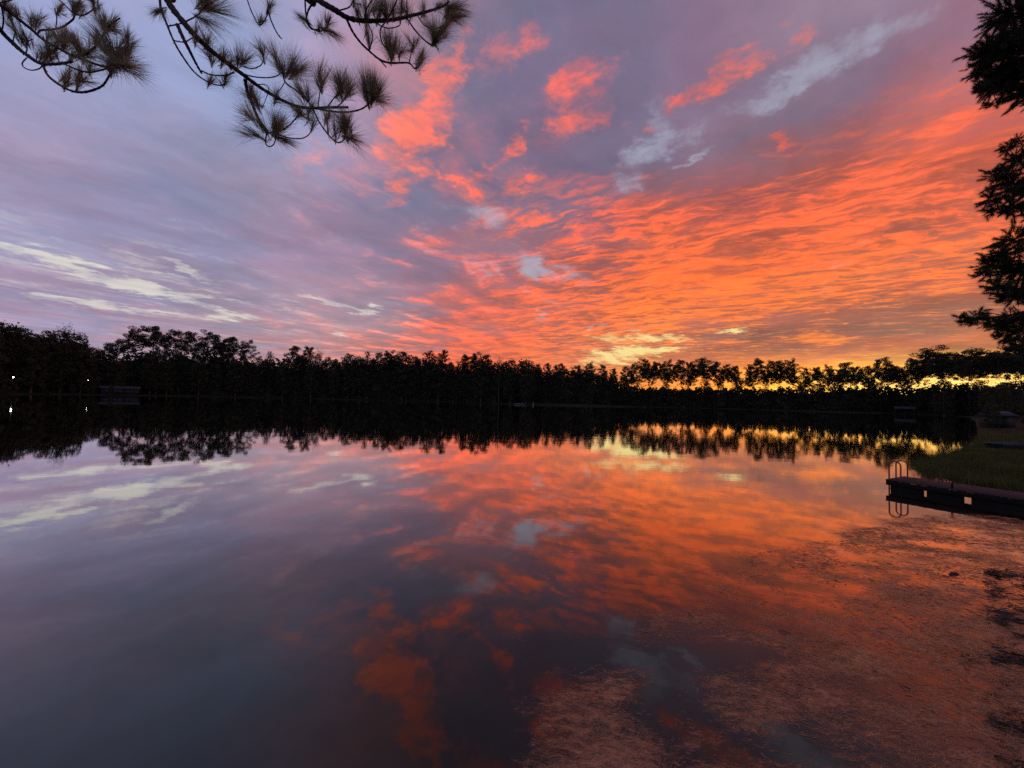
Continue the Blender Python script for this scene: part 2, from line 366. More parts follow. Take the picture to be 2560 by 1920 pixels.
# far-shore trees: x, y, height of the tip, kind, relative width, label, group number
TREES = [
 (-184.9, 143.9, 26.5, 'broad', 1.2, 'tall broad tree at the far left end', 0),
 (-182.1, 146.4, 25.2, 'broad', 1.1, 'broad dark tree above the left lit lamp', 0),
 (-182.9, 152.4, 23.5, 'broad', 1.1, 'low round tree in the dip beside the left lamp', 0),
 (-181.2, 156.2, 24.9, 'broad', 1.0, 'round dark tree just left of the fuzzy-topped tree', 0),
 (-179.4, 159.6, 28.6, 'airy', 0.8, 'fuzzy thin-topped tree above the dark left mass', 0),
 (-179.4, 163.8, 25.8, 'broad', 0.9, 'round dark tree just right of the fuzzy-topped tree', 0),
 (-178.4, 166.1, 21.7, 'broad', 0.8, 'lowest tree on the right shoulder of the big left mass', 0),
 (-180.2, 172.4, 20.6, 'broad', 0.8, 'low round tree in the dip behind the second lit lamp', 0),
 (-178.8, 175.7, 22.7, 'pine', 0.8, 'small pine at the left edge of the left pine clump', 0),
 (-176.9, 179.8, 24.5, 'pine', 1.1, 'flat-topped spreading pine leaning out left of the left pine clump', 0),
 (-175.5, 185.3, 29.3, 'pine', 1.0, 'airy round-crowned pine, first tall one of the left pine clump', 0),
 (-173.1, 191.2, 32.4, 'pine', 1.1, 'tallest pine of the left pine clump', 0),
 (-168.8, 192.6, 29.1, 'pine', 0.8, 'pine tucked right beside the tallest pine of the left clump', 0),
 (-166.6, 195.8, 31.7, 'pine', 1.0, 'broad full pine beside the tallest left pine', 0),
 (-159.9, 197.2, 30.9, 'pine', 0.9, 'pine with sky gaps on both sides in the left clump', 0),
 (-155.8, 199.7, 25.7, 'pine', 0.8, 'short pine filling the low gap in the left clump', 0),
 (-152.3, 202.1, 31.9, 'pine', 1.1, 'dense wide pine in the left clump', 0),
 (-149.6, 205.1, 29.1, 'pine', 0.8, 'pine crowded behind the dense wide pine', 0),
 (-145.5, 206.1, 30.4, 'pine', 0.9, 'second last pine at the right end of the left clump', 0),
 (-139.7, 209.4, 28.7, 'pine', 0.9, 'last pine at the right end of the left clump, sloping to the dip', 0),
 (-133.4, 210.0, 21.4, 'broad', 0.8, 'low tree in the deep dip beside the left clump', 0),
 (-128.5, 211.4, 24.6, 'spire', 1.0, 'narrow pointed tree standing alone right of the deep dip', 0),
 (-123.9, 214.9, 19.5, 'broad', 0.9, 'low tree between the pointed tree and the umbrella pines', 0),
 (-119.4, 217.1, 27.9, 'pine', 1.0, 'left one of the two round umbrella pines', 0),
 (-112.0, 218.3, 27.6, 'pine', 0.9, 'right one of the two round umbrella pines', 0),
 (-105.6, 218.2, 27.6, 'airy', 0.8, 'thin feathery tree right beside the two umbrella pines', 0),
 (-101.4, 219.9, 23.7, 'broad', 0.8, 'sloping tree right of the feathery tree', 0),
 (-97.1, 220.6, 21.2, 'broad', 0.8, 'low tree in the notch left of the middle shore mass', 0),
 (-90.6, 220.5, 25.4, 'broad', 0.9, 'pointed dome tree left in the middle shore mass', 0),
 (-85.4, 221.3, 24.5, 'broad', 0.8, 'small dome beside the pointed dome tree', 0),
 (-80.7, 222.1, 27.3, 'spire', 1.0, 'ragged pointed tree in the middle shore mass', 0),
 (-75.7, 223.9, 26.6, 'pine', 0.8, 'thin pine right of the ragged pointed tree', 0),
 (-69.9, 224.7, 27.3, 'pine', 0.9, 'flat-topped pine left of the widest dome', 0),
 (-61.8, 224.9, 28.4, 'broad', 1.2, 'widest smooth dome of the middle shore mass', 0),
 (-54.8, 225.9, 26.0, 'broad', 0.9, 'lower shoulder right of the widest dome', 0),
 (-47.2, 227.0, 28.4, 'broad', 1.0, 'smooth round dome left of the slim ragged pine', 0),
 (-40.3, 228.0, 28.9, 'pine', 0.8, 'slim ragged pine at the right end of the middle domes', 0),
 (-35.0, 225.9, 22.6, 'broad', 0.7, 'short tree just left of the v-shaped notch', 0),
 (-26.0, 222.2, 26.1, 'pine', 0.9, 'left pine of the three right of the v-shaped notch', 0),
 (-20.3, 219.8, 26.7, 'pine', 0.9, 'middle pine of the three right of the v-shaped notch', 0),
 (-15.0, 217.5, 25.9, 'pine', 0.8, 'right pine of the three right of the v-shaped notch', 0),
 (-6.8, 212.9, 26.7, 'bare', 1.0, 'leafless twiggy tree showing sky through its branches', 0),
 (-0.3, 210.9, 23.9, 'broad', 1.0, 'rounded tree just right of the leafless tree', 0),
 (7.6, 209.0, 24.1, 'broad', 1.0, 'last high dark dome above the white floating dock', 0),
 (14.4, 225.0, 22.0, 'pine', 0.8, 'small first pine of the low lawn row', 0),
 (20.3, 226.0, 23.2, 'pine', 0.8, 'thin pine with a ball-like tip above the lawn strip', 0),
 (24.8, 225.0, 22.1, 'pine', 0.8, 'short pine between two ball-tipped pines above the lawn strip', 0),
 (28.9, 226.0, 22.7, 'pine', 0.8, 'second ball-tipped pine above the lawn strip', 0),
 (36.9, 225.0, 22.0, 'pine', 0.9, 'round low pine in the middle of the lawn row', 0),
 (43.7, 225.0, 23.3, 'pine', 0.9, 'double-headed pine left of the yellow glow', 0),
 (51.6, 225.2, 22.8, 'pine', 0.8, 'slim pine at the left foot of the yellow glow', 0),
 (58.2, 228.6, 21.0, 'pine', 0.7, 'lowest pine in front of the yellow glow', 0),
 (63.2, 224.4, 22.4, 'pine', 0.9, 'small round pine under the yellow glow', 0),
 (69.8, 229.4, 24.6, 'pine', 0.8, 'pine rising at the right foot of the yellow glow', 0),
 (78.3, 235.5, 27.7, 'pine', 1.0, 'round-topped pine right of the yellow glow', 0),
 (85.8, 238.6, 26.5, 'pine', 0.9, 'full dark pine with a thick trunk by the glow', 0),
 (93.9, 241.0, 27.4, 'pine', 0.9, 'pine left of a narrow bright sky slot', 0),
 (102.1, 243.4, 28.6, 'pine', 0.9, 'slender pine before the broad bushy pine', 0),
 (109.6, 246.4, 27.5, 'pine', 0.8, 'pine pressed against the broad bushy pine', 0),
 (118.5, 247.1, 30.8, 'pine', 1.3, 'broad bushy pine, biggest crown over the orange gaps', 0),
 (126.9, 248.9, 29.0, 'pine', 0.9, 'pine at the right flank of the broad bushy pine', 0),
 (132.8, 249.5, 26.7, 'pine', 0.8, 'sinking pine left of the fiery dip', 0),
 (139.1, 249.3, 26.3, 'pine', 0.8, 'domed small pine in the fiery dip', 0),
 (150.9, 251.4, 28.0, 'pine', 0.9, 'left pine of the tall pair beside the fiery dip', 0),
 (156.0, 250.8, 31.2, 'pine', 1.0, 'tallest pine of the pair beside the fiery dip', 0),
 (161.3, 248.8, 29.9, 'pine', 0.8, 'pine joining the tall pair and the twin round pines', 0),
 (164.7, 245.0, 30.1, 'pine', 0.9, 'left one of the twin round pines', 0),
 (168.7, 242.2, 30.2, 'pine', 0.9, 'right one of the twin round pines', 0),
 (175.2, 239.1, 25.3, 'pine', 0.7, 'small pine in the yellow dip by the twin pines', 0),
 (179.7, 235.6, 25.6, 'pine', 0.8, 'pine between the yellow dip and the pointed pine', 0),
 (183.9, 232.3, 26.2, 'pine', 0.7, 'pointed pine in the right tree row', 0),
 (188.2, 227.0, 27.7, 'pine', 1.1, 'dark wide pine right of the pointed pine', 0),
 (199.1, 231.2, 26.0, 'pine', 0.9, 'low flat pine right of the dark wide pine', 0),
 (209.4, 234.4, 27.2, 'pine', 0.9, 'flat pine left of the airy pale-edged pine', 0),
 (218.3, 236.4, 32.1, 'pine', 1.0, 'airy pine with light showing all through its crown', 0),
 (231.4, 240.7, 28.8, 'pine', 0.9, 'pine dipping right of the airy pine', 0),
 (234.3, 233.2, 31.8, 'pine', 1.0, 'pine climbing towards the big twisted pine', 0),
 (211.9, 201.4, 33.4, 'pine', 1.3, 'big twisted pine, tallest in the right tree row', 0),
 (214.2, 197.6, 30.8, 'pine', 0.9, 'pine on the right shoulder of the big twisted pine', 0),
 (214.6, 192.6, 29.3, 'pine', 0.9, 'pine between the twisted pine and the long dark crown', 0),
 (201.7, 175.7, 29.8, 'pine', 1.2, 'long dark flat crown left of the near pine twig', 0),
 (202.1, 169.7, 28.2, 'pine', 1.1, 'pine right below the jutting near pine twig', 0),
 (200.5, 162.9, 28.7, 'pine', 1.1, 'second last crown before the right edge', 0),
 (199.5, 156.4, 29.3, 'pine', 1.1, 'last crown at the right edge under the near pine', 0),
]

# lower trees that merge in the dark row: x, y, height of the tip, kind, relative width, label, group number
ROWS = [
 (-182.6, 127.5, 21.9, 'broad', 1.16, 'dark leafy tree beyond the left end of the far shore', 1),
 (-181.7, 128.9, 22.6, 'broad', 1.13, 'dark leafy tree beyond the left end of the far shore', 1),
 (-181.5, 130.3, 22.7, 'broad', 1.17, 'dark leafy tree beyond the left end of the far shore', 1),
 (-187.0, 138.0, 21.1, 'broad', 1.12, 'dark leafy tree beyond the left end of the far shore', 1),
 (-183.2, 137.3, 24.2, 'broad', 1.04, 'dark leafy tree beyond the left end of the far shore', 1),
 (-180.7, 136.2, 22.7, 'broad', 1.17, 'dark leafy tree beyond the left end of the far shore', 1),
 (-185.6, 142.3, 24.8, 'broad', 1.19, 'dark leafy tree beyond the left end of the far shore', 1),
 (-183.3, 143.7, 21.6, 'broad', 1.28, 'lower tree right of the tall broad tree at the far left end', 1),
 (-185.2, 147.4, 22.8, 'broad', 1.07, 'lower tree left of the broad dark tree above the left lit lamp', 1),
 (-184.8, 150.4, 20.0, 'broad', 1.09, 'lower tree right of the broad dark tree above the left lit lamp', 1),
 (-178.6, 148.7, 21.5, 'broad', 1.1, 'lower tree behind the low round tree in the dip beside the left lamp', 1),
 (-184.6, 156.5, 20.6, 'broad', 1.17, 'lower tree right of the low round tree in the dip beside the left lamp', 1),
 (-182.5, 157.4, 21.9, 'broad', 1.17, 'lower tree behind the round dark tree just left of the fuzzy-topped tree', 1),
 (-180.8, 158.1, 19.1, 'broad', 1.2, 'lower tree right of the round dark tree just left of the fuzzy-topped tree', 1),
 (-178.6, 158.1, 21.0, 'broad', 1.12, 'lower tree left of the fuzzy thin-topped tree above the dark left mass', 1),
 (-178.4, 162.6, 21.7, 'broad', 1.18, 'lower tree behind the round dark tree just right of the fuzzy-topped tree', 1),
 (-175.3, 162.7, 18.2, 'broad', 1.07, 'lower tree behind the lowest tree on the right shoulder of the big left mass', 1),
 (-174.6, 165.4, 13.4, 'broad', 1.12, 'lower tree left of the low round tree in the dip behind the second lit lamp', 1),
 (-179.7, 175.2, 13.6, 'broad', 1.08, 'lower tree left of the small pine at the left edge of the left pine clump', 2),
 (-179.3, 178.6, 14.1, 'broad', 1.05, 'lower tree right of the small pine at the left edge of the left pine clump', 2),
 (-170.0, 172.0, 15.1, 'broad', 1.25, 'lower tree left of the flat-topped spreading pine leaning out left of the left pine clump', 2),
 (-172.4, 178.1, 16.1, 'broad', 1.11, 'lower tree right of the flat-topped spreading pine leaning out left of the left pine clump', 2),
 (-170.9, 181.5, 15.4, 'broad', 1.26, 'lower tree behind the airy round-crowned pine', 2),
 (-168.7, 184.1, 19.2, 'broad', 1.12, 'lower tree left of the tallest pine of the left pine clump', 2),
 (-165.1, 182.6, 20.4, 'broad', 1.06, 'lower tree behind the tallest pine of the left pine clump', 2),
 (-163.8, 184.2, 19.1, 'broad', 1.17, 'lower tree right of the tallest pine of the left pine clump', 2),
 (-160.5, 186.1, 16.9, 'broad', 1.06, 'lower tree right of the pine tucked right beside the tallest pine of the left clump', 2),
 (-162.7, 192.4, 19.3, 'broad', 1.14, 'lower tree behind the broad full pine beside the tallest left pine', 2),
 (-159.9, 192.7, 20.3, 'broad', 1.09, 'lower tree right of the broad full pine beside the tallest left pine', 2),
 (-157.1, 194.4, 16.2, 'broad', 1.21, 'lower tree behind the pine with sky gaps on both sides in the left clump', 2),
 (-151.5, 193.6, 17.4, 'broad', 1.16, 'lower tree behind the short pine filling the low gap in the left clump', 2),
 (-153.7, 199.6, 16.7, 'broad', 1.08, 'lower tree right of the short pine filling the low gap in the left clump', 2),
 (-149.3, 200.3, 20.1, 'broad', 1.23, 'lower tree behind the dense wide pine in the left clump', 2),
 (-148.4, 204.4, 20.0, 'broad', 1.25, 'lower tree behind the pine crowded behind the dense wide pine', 2),
 (-141.7, 202.7, 19.8, 'broad', 1.01, 'lower tree behind the second last pine at the right end of the left clump', 2),
 (-139.4, 202.0, 18.9, 'broad', 1.18, 'lower tree right of the second last pine at the right end of the left clump', 2),
 (-140.0, 211.0, 12.1, 'broad', 1.11, 'lower tree behind the last pine at the right end of the left clump', 2),
 (-133.6, 206.9, 12.2, 'broad', 1.14, 'lower tree left of the low tree in the deep dip beside the left clump', 2),
 (-132.2, 210.8, 16.9, 'broad', 1.1, 'lower tree right of the low tree in the deep dip beside the left clump', 3),
 (-133.1, 216.8, 20.9, 'broad', 1.13, 'lower tree left of the narrow pointed tree standing alone right of the deep dip', 3),
 (-127.0, 212.9, 15.7, 'broad', 1.09, 'lower tree right of the narrow pointed tree standing alone right of the deep dip', 3),
 (-125.8, 213.9, 12.4, 'spire', 1.12, 'lower pointed tree left of the low tree between the pointed tree and the umbrella pines', 3),
 (-120.6, 210.5, 18.0, 'broad', 1.08, 'lower tree behind the low tree between the pointed tree and the umbrella pines', 3),
 (-121.7, 221.1, 16.9, 'broad', 1.19, 'lower tree behind the left one of the two round umbrella pines', 3),
 (-116.5, 218.7, 24.0, 'broad', 0.91, 'lower tree right of the left one of the two round umbrella pines', 3),
 (-112.5, 219.0, 21.2, 'broad', 1.18, 'lower tree behind the right one of the two round umbrella pines', 3),
 (-107.3, 213.9, 19.7, 'broad', 0.96, 'lower tree right of the right one of the two round umbrella pines', 3),
 (-105.0, 217.0, 18.1, 'pine', 1.03, 'lower pine behind the thin feathery tree right beside the two umbrella pines', 3),
 (-105.8, 224.4, 15.6, 'pine', 1.1, 'lower pine right of the thin feathery tree right beside the two umbrella pines', 3),
 (-96.6, 216.8, 16.9, 'broad', 0.95, 'lower tree left of the low tree in the notch left of the middle shore mass', 3),
 (-96.2, 222.5, 14.7, 'broad', 1.13, 'lower tree right of the low tree in the notch left of the middle shore mass', 3),
 (-94.5, 224.1, 19.7, 'broad', 1.07, 'lower tree left of the pointed dome tree left in the middle shore mass', 3),
 (-89.4, 222.1, 19.5, 'broad', 1.13, 'lower tree right of the pointed dome tree left in the middle shore mass', 3),
 (-83.6, 220.6, 23.3, 'broad', 1.13, 'lower tree right of the small dome beside the pointed dome tree', 3),
 (-81.7, 222.8, 19.7, 'broad', 1.08, 'lower tree behind the ragged pointed tree in the middle shore mass', 3),
 (-78.3, 223.4, 21.6, 'pine', 1.06, 'lower pine right of the ragged pointed tree in the middle shore mass', 3),
 (-76.2, 228.6, 18.8, 'broad', 1.18, 'lower tree behind the thin pine right of the ragged pointed tree', 3),
 (-73.2, 228.6, 21.8, 'broad', 0.94, 'lower tree left of the flat-topped pine left of the widest dome', 3),
 (-69.4, 227.3, 22.9, 'broad', 1.03, 'lower tree behind the flat-topped pine left of the widest dome', 3),
 (-66.3, 230.3, 24.7, 'broad', 0.95, 'lower tree left of the widest smooth dome of the middle shore mass', 3),
 (-59.1, 224.0, 20.1, 'broad', 0.94, 'lower tree right of the widest smooth dome of the middle shore mass', 3),
 (-56.6, 226.0, 19.6, 'broad', 1.05, 'lower tree left of the lower shoulder right of the widest dome', 3),
 (-52.1, 230.1, 19.1, 'broad', 1.2, 'lower tree right of the lower shoulder right of the widest dome', 3),
 (-49.3, 226.2, 22.3, 'pine', 1.12, 'lower pine left of the smooth round dome left of the slim ragged pine', 3),
 (-47.7, 230.8, 22.4, 'spire', 1.02, 'lower pointed tree behind the smooth round dome left of the slim ragged pine', 3),
 (-41.2, 225.0, 22.7, 'broad', 1.18, 'lower tree left of the slim ragged pine at the right end of the middle domes', 3),
 (-38.3, 226.4, 14.9, 'broad', 0.91, 'lower tree behind the slim ragged pine at the right end of the middle domes', 3),
 (-33.6, 230.1, 20.7, 'broad', 1.15, 'lower tree right of the short tree just left of the v-shaped notch', 3),
 (-30.7, 222.9, 12.9, 'broad', 1.18, 'lower tree right of the short tree just left of the v-shaped notch', 3),
 (-26.6, 222.4, 16.4, 'broad', 1.14, 'lower tree behind the left pine of the three right of the v-shaped notch', 4),
 (-24.1, 227.6, 16.7, 'broad', 1.09, 'lower tree right of the left pine of the three right of the v-shaped notch', 4),
 (-16.6, 216.0, 22.7, 'broad', 1.16, 'lower tree left of the right pine of the three right of the v-shaped notch', 4),
 (-13.9, 223.2, 21.5, 'broad', 0.98, 'lower tree right of the right pine of the three right of the v-shaped notch', 4),
 (-10.5, 221.8, 20.1, 'broad', 1.19, 'lower tree left of the leafless twiggy tree showing sky through its branches', 4),
 (-5.4, 216.6, 21.1, 'broad', 1.06, 'lower tree right of the leafless twiggy tree showing sky through its branches', 4),
 (-1.2, 211.1, 18.3, 'broad', 1.14, 'lower tree behind the rounded tree just right of the leafless tree', 4),
 (5.7, 212.5, 20.8, 'broad', 1.07, 'lower tree left of the last high dark dome above the white floating dock', 4),
 (7.1, 206.1, 16.4, 'broad', 1.15, 'lower tree behind the last high dark dome above the white floating dock', 4),
 (13.3, 238.5, 19.5, 'broad', 0.79, 'lower tree left of the small first pine of the low lawn row', 5),
 (15.9, 236.0, 20.3, 'pine', 0.91, 'lower pine behind the small first pine of the low lawn row', 5),
 (20.7, 238.7, 20.0, 'broad', 0.95, 'lower tree behind the thin pine with a ball-like tip above the lawn strip', 5),
 (21.5, 228.8, 18.0, 'broad', 0.72, 'lower tree behind the thin pine with a ball-like tip above the lawn strip', 5),
 (26.9, 231.8, 19.5, 'broad', 0.91, 'lower tree behind the short pine between two ball-tipped pines above the lawn strip', 5),
 (28.2, 229.0, 20.1, 'broad', 0.78, 'lower tree behind the second ball-tipped pine above the lawn strip', 5),
 (33.4, 225.4, 16.4, 'broad', 0.99, 'lower tree left of the round low pine in the middle of the lawn row', 5),
 (35.2, 227.0, 19.1, 'pine', 0.73, 'lower pine left of the round low pine in the middle of the lawn row', 5),
 (38.9, 230.1, 18.2, 'pine', 0.7, 'lower pine behind the round low pine in the middle of the lawn row', 5),
 (42.4, 231.6, 20.5, 'broad', 0.82, 'lower tree left of the double-headed pine left of the yellow glow', 5),
 (45.9, 231.5, 19.0, 'pine', 0.86, 'lower pine behind the double-headed pine left of the yellow glow', 5),
 (51.1, 234.8, 18.7, 'broad', 0.92, 'lower tree left of the slim pine at the left foot of the yellow glow', 5),
 (51.3, 223.9, 18.4, 'pine', 0.95, 'lower pine behind the slim pine at the left foot of the yellow glow', 5),
 (60.5, 243.6, 18.1, 'pine', 0.93, 'lower pine left of the lowest pine in front of the yellow glow', 5),
 (63.3, 244.4, 17.1, 'pine', 0.88, 'lower pine behind the lowest pine in front of the yellow glow', 5),
 (65.1, 235.0, 17.4, 'pine', 0.71, 'lower pine behind the small round pine under the yellow glow', 5),
 (76.4, 265.4, 16.4, 'pine', 0.84, 'lower pine behind the small round pine under the yellow glow', 5),
 (75.2, 250.8, 19.0, 'pine', 0.7, 'lower pine behind the pine rising at the right foot of the yellow glow', 6),
 (82.4, 262.4, 20.0, 'pine', 0.72, 'lower pine right of the pine rising at the right foot of the yellow glow', 6),
 (89.3, 274.3, 25.8, 'pine', 0.76, 'lower pine left of the round-topped pine right of the yellow glow', 6),
 (87.8, 259.4, 25.5, 'pine', 0.8, 'lower pine behind the round-topped pine right of the yellow glow', 6),
 (92.8, 266.5, 22.5, 'pine', 0.86, 'lower pine left of the full dark pine with a thick trunk by the glow', 6),
 (95.9, 268.9, 26.9, 'pine', 0.87, 'lower pine behind the full dark pine with a thick trunk by the glow', 6),
 (90.2, 240.8, 24.5, 'pine', 0.77, 'lower pine right of the full dark pine with a thick trunk by the glow', 6),
 (98.3, 253.4, 21.8, 'pine', 0.83, 'lower pine behind the pine left of a narrow bright sky slot', 6),
 (115.2, 289.4, 26.6, 'pine', 0.84, 'lower pine right of the pine left of a narrow bright sky slot', 6),
 (98.8, 241.4, 25.6, 'pine', 0.81, 'lower pine left of the slender pine before the broad bushy pine', 6),
 (124.6, 291.7, 22.3, 'pine', 0.8, 'lower pine right of the slender pine before the broad bushy pine', 6),
 (119.9, 272.1, 21.6, 'pine', 0.74, 'lower pine behind the pine pressed against the broad bushy pine', 6),
 (123.0, 273.9, 21.7, 'pine', 0.86, 'lower pine behind the pine pressed against the broad bushy pine', 6),
 (117.5, 256.1, 26.4, 'pine', 0.92, 'lower pine right of the pine pressed against the broad bushy pine', 6),
 (138.8, 293.2, 31.7, 'pine', 0.87, 'lower pine left of the broad bushy pine', 6),
 (127.9, 263.4, 24.0, 'pine', 0.78, 'lower pine behind the broad bushy pine', 6),
 (144.9, 288.7, 30.2, 'pine', 0.73, 'lower pine left of the pine at the right flank of the broad bushy pine', 6),
 (134.0, 259.7, 20.8, 'pine', 0.72, 'lower pine behind the pine at the right flank of the broad bushy pine', 6),
 (138.7, 265.3, 19.9, 'pine', 0.81, 'lower pine left of the sinking pine left of the fiery dip', 6),
 (133.6, 250.2, 24.5, 'pine', 0.87, 'lower pine behind the sinking pine left of the fiery dip', 6),
 (148.5, 269.9, 25.6, 'pine', 0.78, 'lower pine left of the domed small pine in the fiery dip', 6),
 (165.1, 292.6, 22.4, 'pine', 0.9, 'lower pine behind the domed small pine in the fiery dip', 6),
 (163.8, 284.7, 20.7, 'pine', 0.71, 'lower pine right of the domed small pine in the fiery dip', 6),
 (166.1, 281.4, 25.2, 'pine', 0.77, 'lower pine left of the left pine of the tall pair beside the fiery dip', 7),
 (153.9, 257.9, 20.3, 'pine', 0.8, 'lower pine behind the left pine of the tall pair beside the fiery dip', 7),
 (165.8, 270.1, 26.7, 'pine', 0.76, 'lower pine left of the tallest pine of the pair beside the fiery dip', 7),
 (162.2, 257.2, 24.8, 'pine', 0.74, 'lower pine right of the tallest pine of the pair beside the fiery dip', 7),
 (176.5, 275.1, 24.7, 'pine', 0.81, 'lower pine left of the pine joining the tall pair and the twin round pines', 7),
 (166.2, 252.7, 24.1, 'pine', 0.75, 'lower pine right of the pine joining the tall pair and the twin round pines', 7),
 (174.2, 260.3, 27.6, 'pine', 0.79, 'lower pine behind the left one of the twin round pines', 7),
 (193.2, 279.2, 29.6, 'pine', 0.8, 'lower pine behind the right one of the twin round pines', 7),
 (178.4, 254.1, 23.6, 'pine', 0.89, 'lower pine behind the right one of the twin round pines', 7),
 (175.8, 245.2, 20.7, 'pine', 0.83, 'lower pine left of the small pine in the yellow dip by the twin pines', 7),
 (177.2, 241.7, 18.6, 'pine', 0.92, 'lower pine behind the small pine in the yellow dip by the twin pines', 7),
 (211.0, 283.4, 23.3, 'pine', 0.91, 'lower pine right of the small pine in the yellow dip by the twin pines', 7),
 (194.7, 254.6, 25.7, 'pine', 0.89, 'lower pine behind the pine between the yellow dip and the pointed pine', 7),
 (180.4, 231.8, 18.1, 'pine', 0.8, 'lower pine left of the pointed pine in the right tree row', 7),
 (221.3, 278.6, 22.7, 'pine', 0.76, 'lower pine behind the pointed pine in the right tree row', 7),
 (221.0, 276.5, 27.8, 'pine', 0.88, 'lower pine right of the pointed pine in the right tree row', 7),
 (189.6, 231.3, 20.9, 'pine', 0.89, 'lower pine left of the dark wide pine right of the pointed pine', 7),
 (213.7, 258.5, 27.8, 'pine', 0.78, 'lower pine behind the dark wide pine right of the pointed pine', 7),
 (221.0, 262.3, 26.0, 'pine', 0.73, 'lower pine right of the dark wide pine right of the pointed pine', 7),
 (212.5, 248.1, 23.1, 'pine', 0.76, 'lower pine behind the low flat pine right of the dark wide pine', 7),
 (246.1, 280.6, 29.5, 'pine', 0.77, 'lower pine right of the low flat pine right of the dark wide pine', 7),
 (227.0, 255.7, 21.8, 'pine', 0.76, 'lower pine behind the flat pine left of the airy pale-edged pine', 7),
 (212.8, 236.0, 19.9, 'pine', 0.75, 'lower pine right of the flat pine left of the airy pale-edged pine', 7),
 (229.3, 248.3, 25.5, 'pine', 0.87, 'lower pine behind the airy pine with light showing all through its crown', 7),
 (255.0, 271.7, 29.7, 'pine', 0.88, 'lower pine right of the airy pine with light showing all through its crown', 7),
 (262.6, 277.6, 28.3, 'pine', 0.88, 'lower pine left of the pine dipping right of the airy pine', 7),
 (244.6, 254.1, 27.6, 'pine', 0.91, 'lower pine behind the pine dipping right of the airy pine', 7),
 (235.9, 242.3, 26.8, 'pine', 0.86, 'lower pine right of the pine dipping right of the airy pine', 7),
 (252.9, 254.8, 24.4, 'pine', 0.87, 'lower pine left of the pine climbing towards the big twisted pine', 7),
 (236.5, 233.9, 29.0, 'pine', 0.71, 'lower pine right of the pine climbing towards the big twisted pine', 7),
 (243.9, 238.8, 28.7, 'pine', 0.81, 'lower pine right of the pine climbing towards the big twisted pine', 7),
 (287.4, 277.1, 36.1, 'pine', 0.93, 'lower pine left of the big twisted pine', 7),
 (241.6, 230.3, 33.2, 'pine', 1.0, 'lower pine behind the big twisted pine', 8),
 (250.5, 234.2, 33.0, 'pine', 0.83, 'lower pine left of the pine on the right shoulder of the big twisted pine', 8),
 (262.6, 242.2, 34.6, 'pine', 0.84, 'lower pine behind the pine on the right shoulder of the big twisted pine', 8),
 (251.9, 225.3, 32.0, 'pine', 0.89, 'lower pine behind the pine between the twisted pine and the long dark crown', 8),
 (231.8, 204.2, 29.9, 'pine', 0.96, 'lower pine left of the long dark flat crown left of the near pine twig', 8),
 (224.0, 194.9, 29.3, 'pine', 0.92, 'lower pine behind the long dark flat crown left of the near pine twig', 8),
 (238.5, 203.1, 29.3, 'pine', 0.94, 'lower pine left of the pine right below the jutting near pine twig', 8),
 (253.4, 212.2, 33.2, 'pine', 1.07, 'lower pine behind the pine right below the jutting near pine twig', 8),
 (240.4, 199.3, 30.6, 'pine', 1.01, 'lower pine right of the pine right below the jutting near pine twig', 8),
 (258.3, 210.7, 33.1, 'pine', 0.98, 'lower pine behind the second last crown before the right edge', 8),
 (240.4, 191.9, 29.5, 'pine', 0.87, 'lower pine left of the last crown at the right edge under the near pine', 8),
 (267.9, 211.4, 32.9, 'pine', 1.07, 'lower pine left of the last crown at the right edge under the near pine', 8),
 (252.0, 194.9, 34.2, 'pine', 1.04, 'thin pine beyond the last crown at the right edge', 8),
 (269.4, 205.5, 33.7, 'pine', 0.9, 'thin pine beyond the last crown at the right edge', 8),
 (268.4, 202.7, 34.9, 'pine', 0.92, 'thin pine beyond the last crown at the right edge', 8),
 (270.2, 201.4, 34.6, 'pine', 0.96, 'thin pine beyond the last crown at the right edge', 8),
 (291.3, 214.0, 36.6, 'pine', 0.88, 'thin pine beyond the last crown at the right edge', 8),
 (294.7, 213.6, 37.8, 'pine', 1.09, 'thin pine beyond the last crown at the right edge', 8),
 (285.0, 203.4, 36.2, 'pine', 1.0, 'thin pine beyond the last crown at the right edge', 8),
 (295.6, 206.8, 34.5, 'pine', 0.89, 'thin pine beyond the last crown at the right edge', 8),
 (296.1, 205.4, 36.3, 'pine', 0.86, 'thin pine beyond the last crown at the right edge', 8),
 (282.0, 193.0, 34.4, 'pine', 1.07, 'thin pine beyond the last crown at the right edge', 8),
 (71.0, 237.9, 18.8, 'pine', 1.2, 'small pine left of the pine rising at the right foot of the yellow glow', 9),
 (96.7, 250.6, 16.0, 'broad', 0.96, 'small tree behind the pine left of a narrow bright sky slot', 9),
 (125.7, 257.1, 17.0, 'broad', 0.92, 'small tree right of the broad bushy pine', 9),
 (142.4, 254.7, 21.3, 'spire', 1.4, 'small pointed tree behind the domed small pine in the fiery dip', 9),
 (160.6, 252.5, 21.9, 'spire', 1.06, 'small pointed tree left of the pine joining the tall pair and the twin round pines', 9),
 (183.8, 240.3, 17.2, 'broad', 1.33, 'small tree behind the pine between the yellow dip and the pointed pine', 9),
 (185.7, 227.4, 21.3, 'pine', 1.02, 'small pine left of the dark wide pine right of the pointed pine', 9),
 (216.2, 241.9, 19.9, 'spire', 1.39, 'small pointed tree behind the flat pine left of the airy pale-edged pine', 9),
 (231.1, 233.4, 21.1, 'pine', 0.92, 'small pine left of the pine climbing towards the big twisted pine', 9),
 (213.9, 197.9, 18.4, 'broad', 1.14, 'small tree behind the pine on the right shoulder of the big twisted pine', 9),
 (229.9, 196.6, 18.0, 'broad', 1.14, 'small tree left of the pine right below the jutting near pine twig', 9),
 (236.1, 191.6, 16.5, 'pine', 0.93, 'small pine behind the second last crown before the right edge', 9),
]

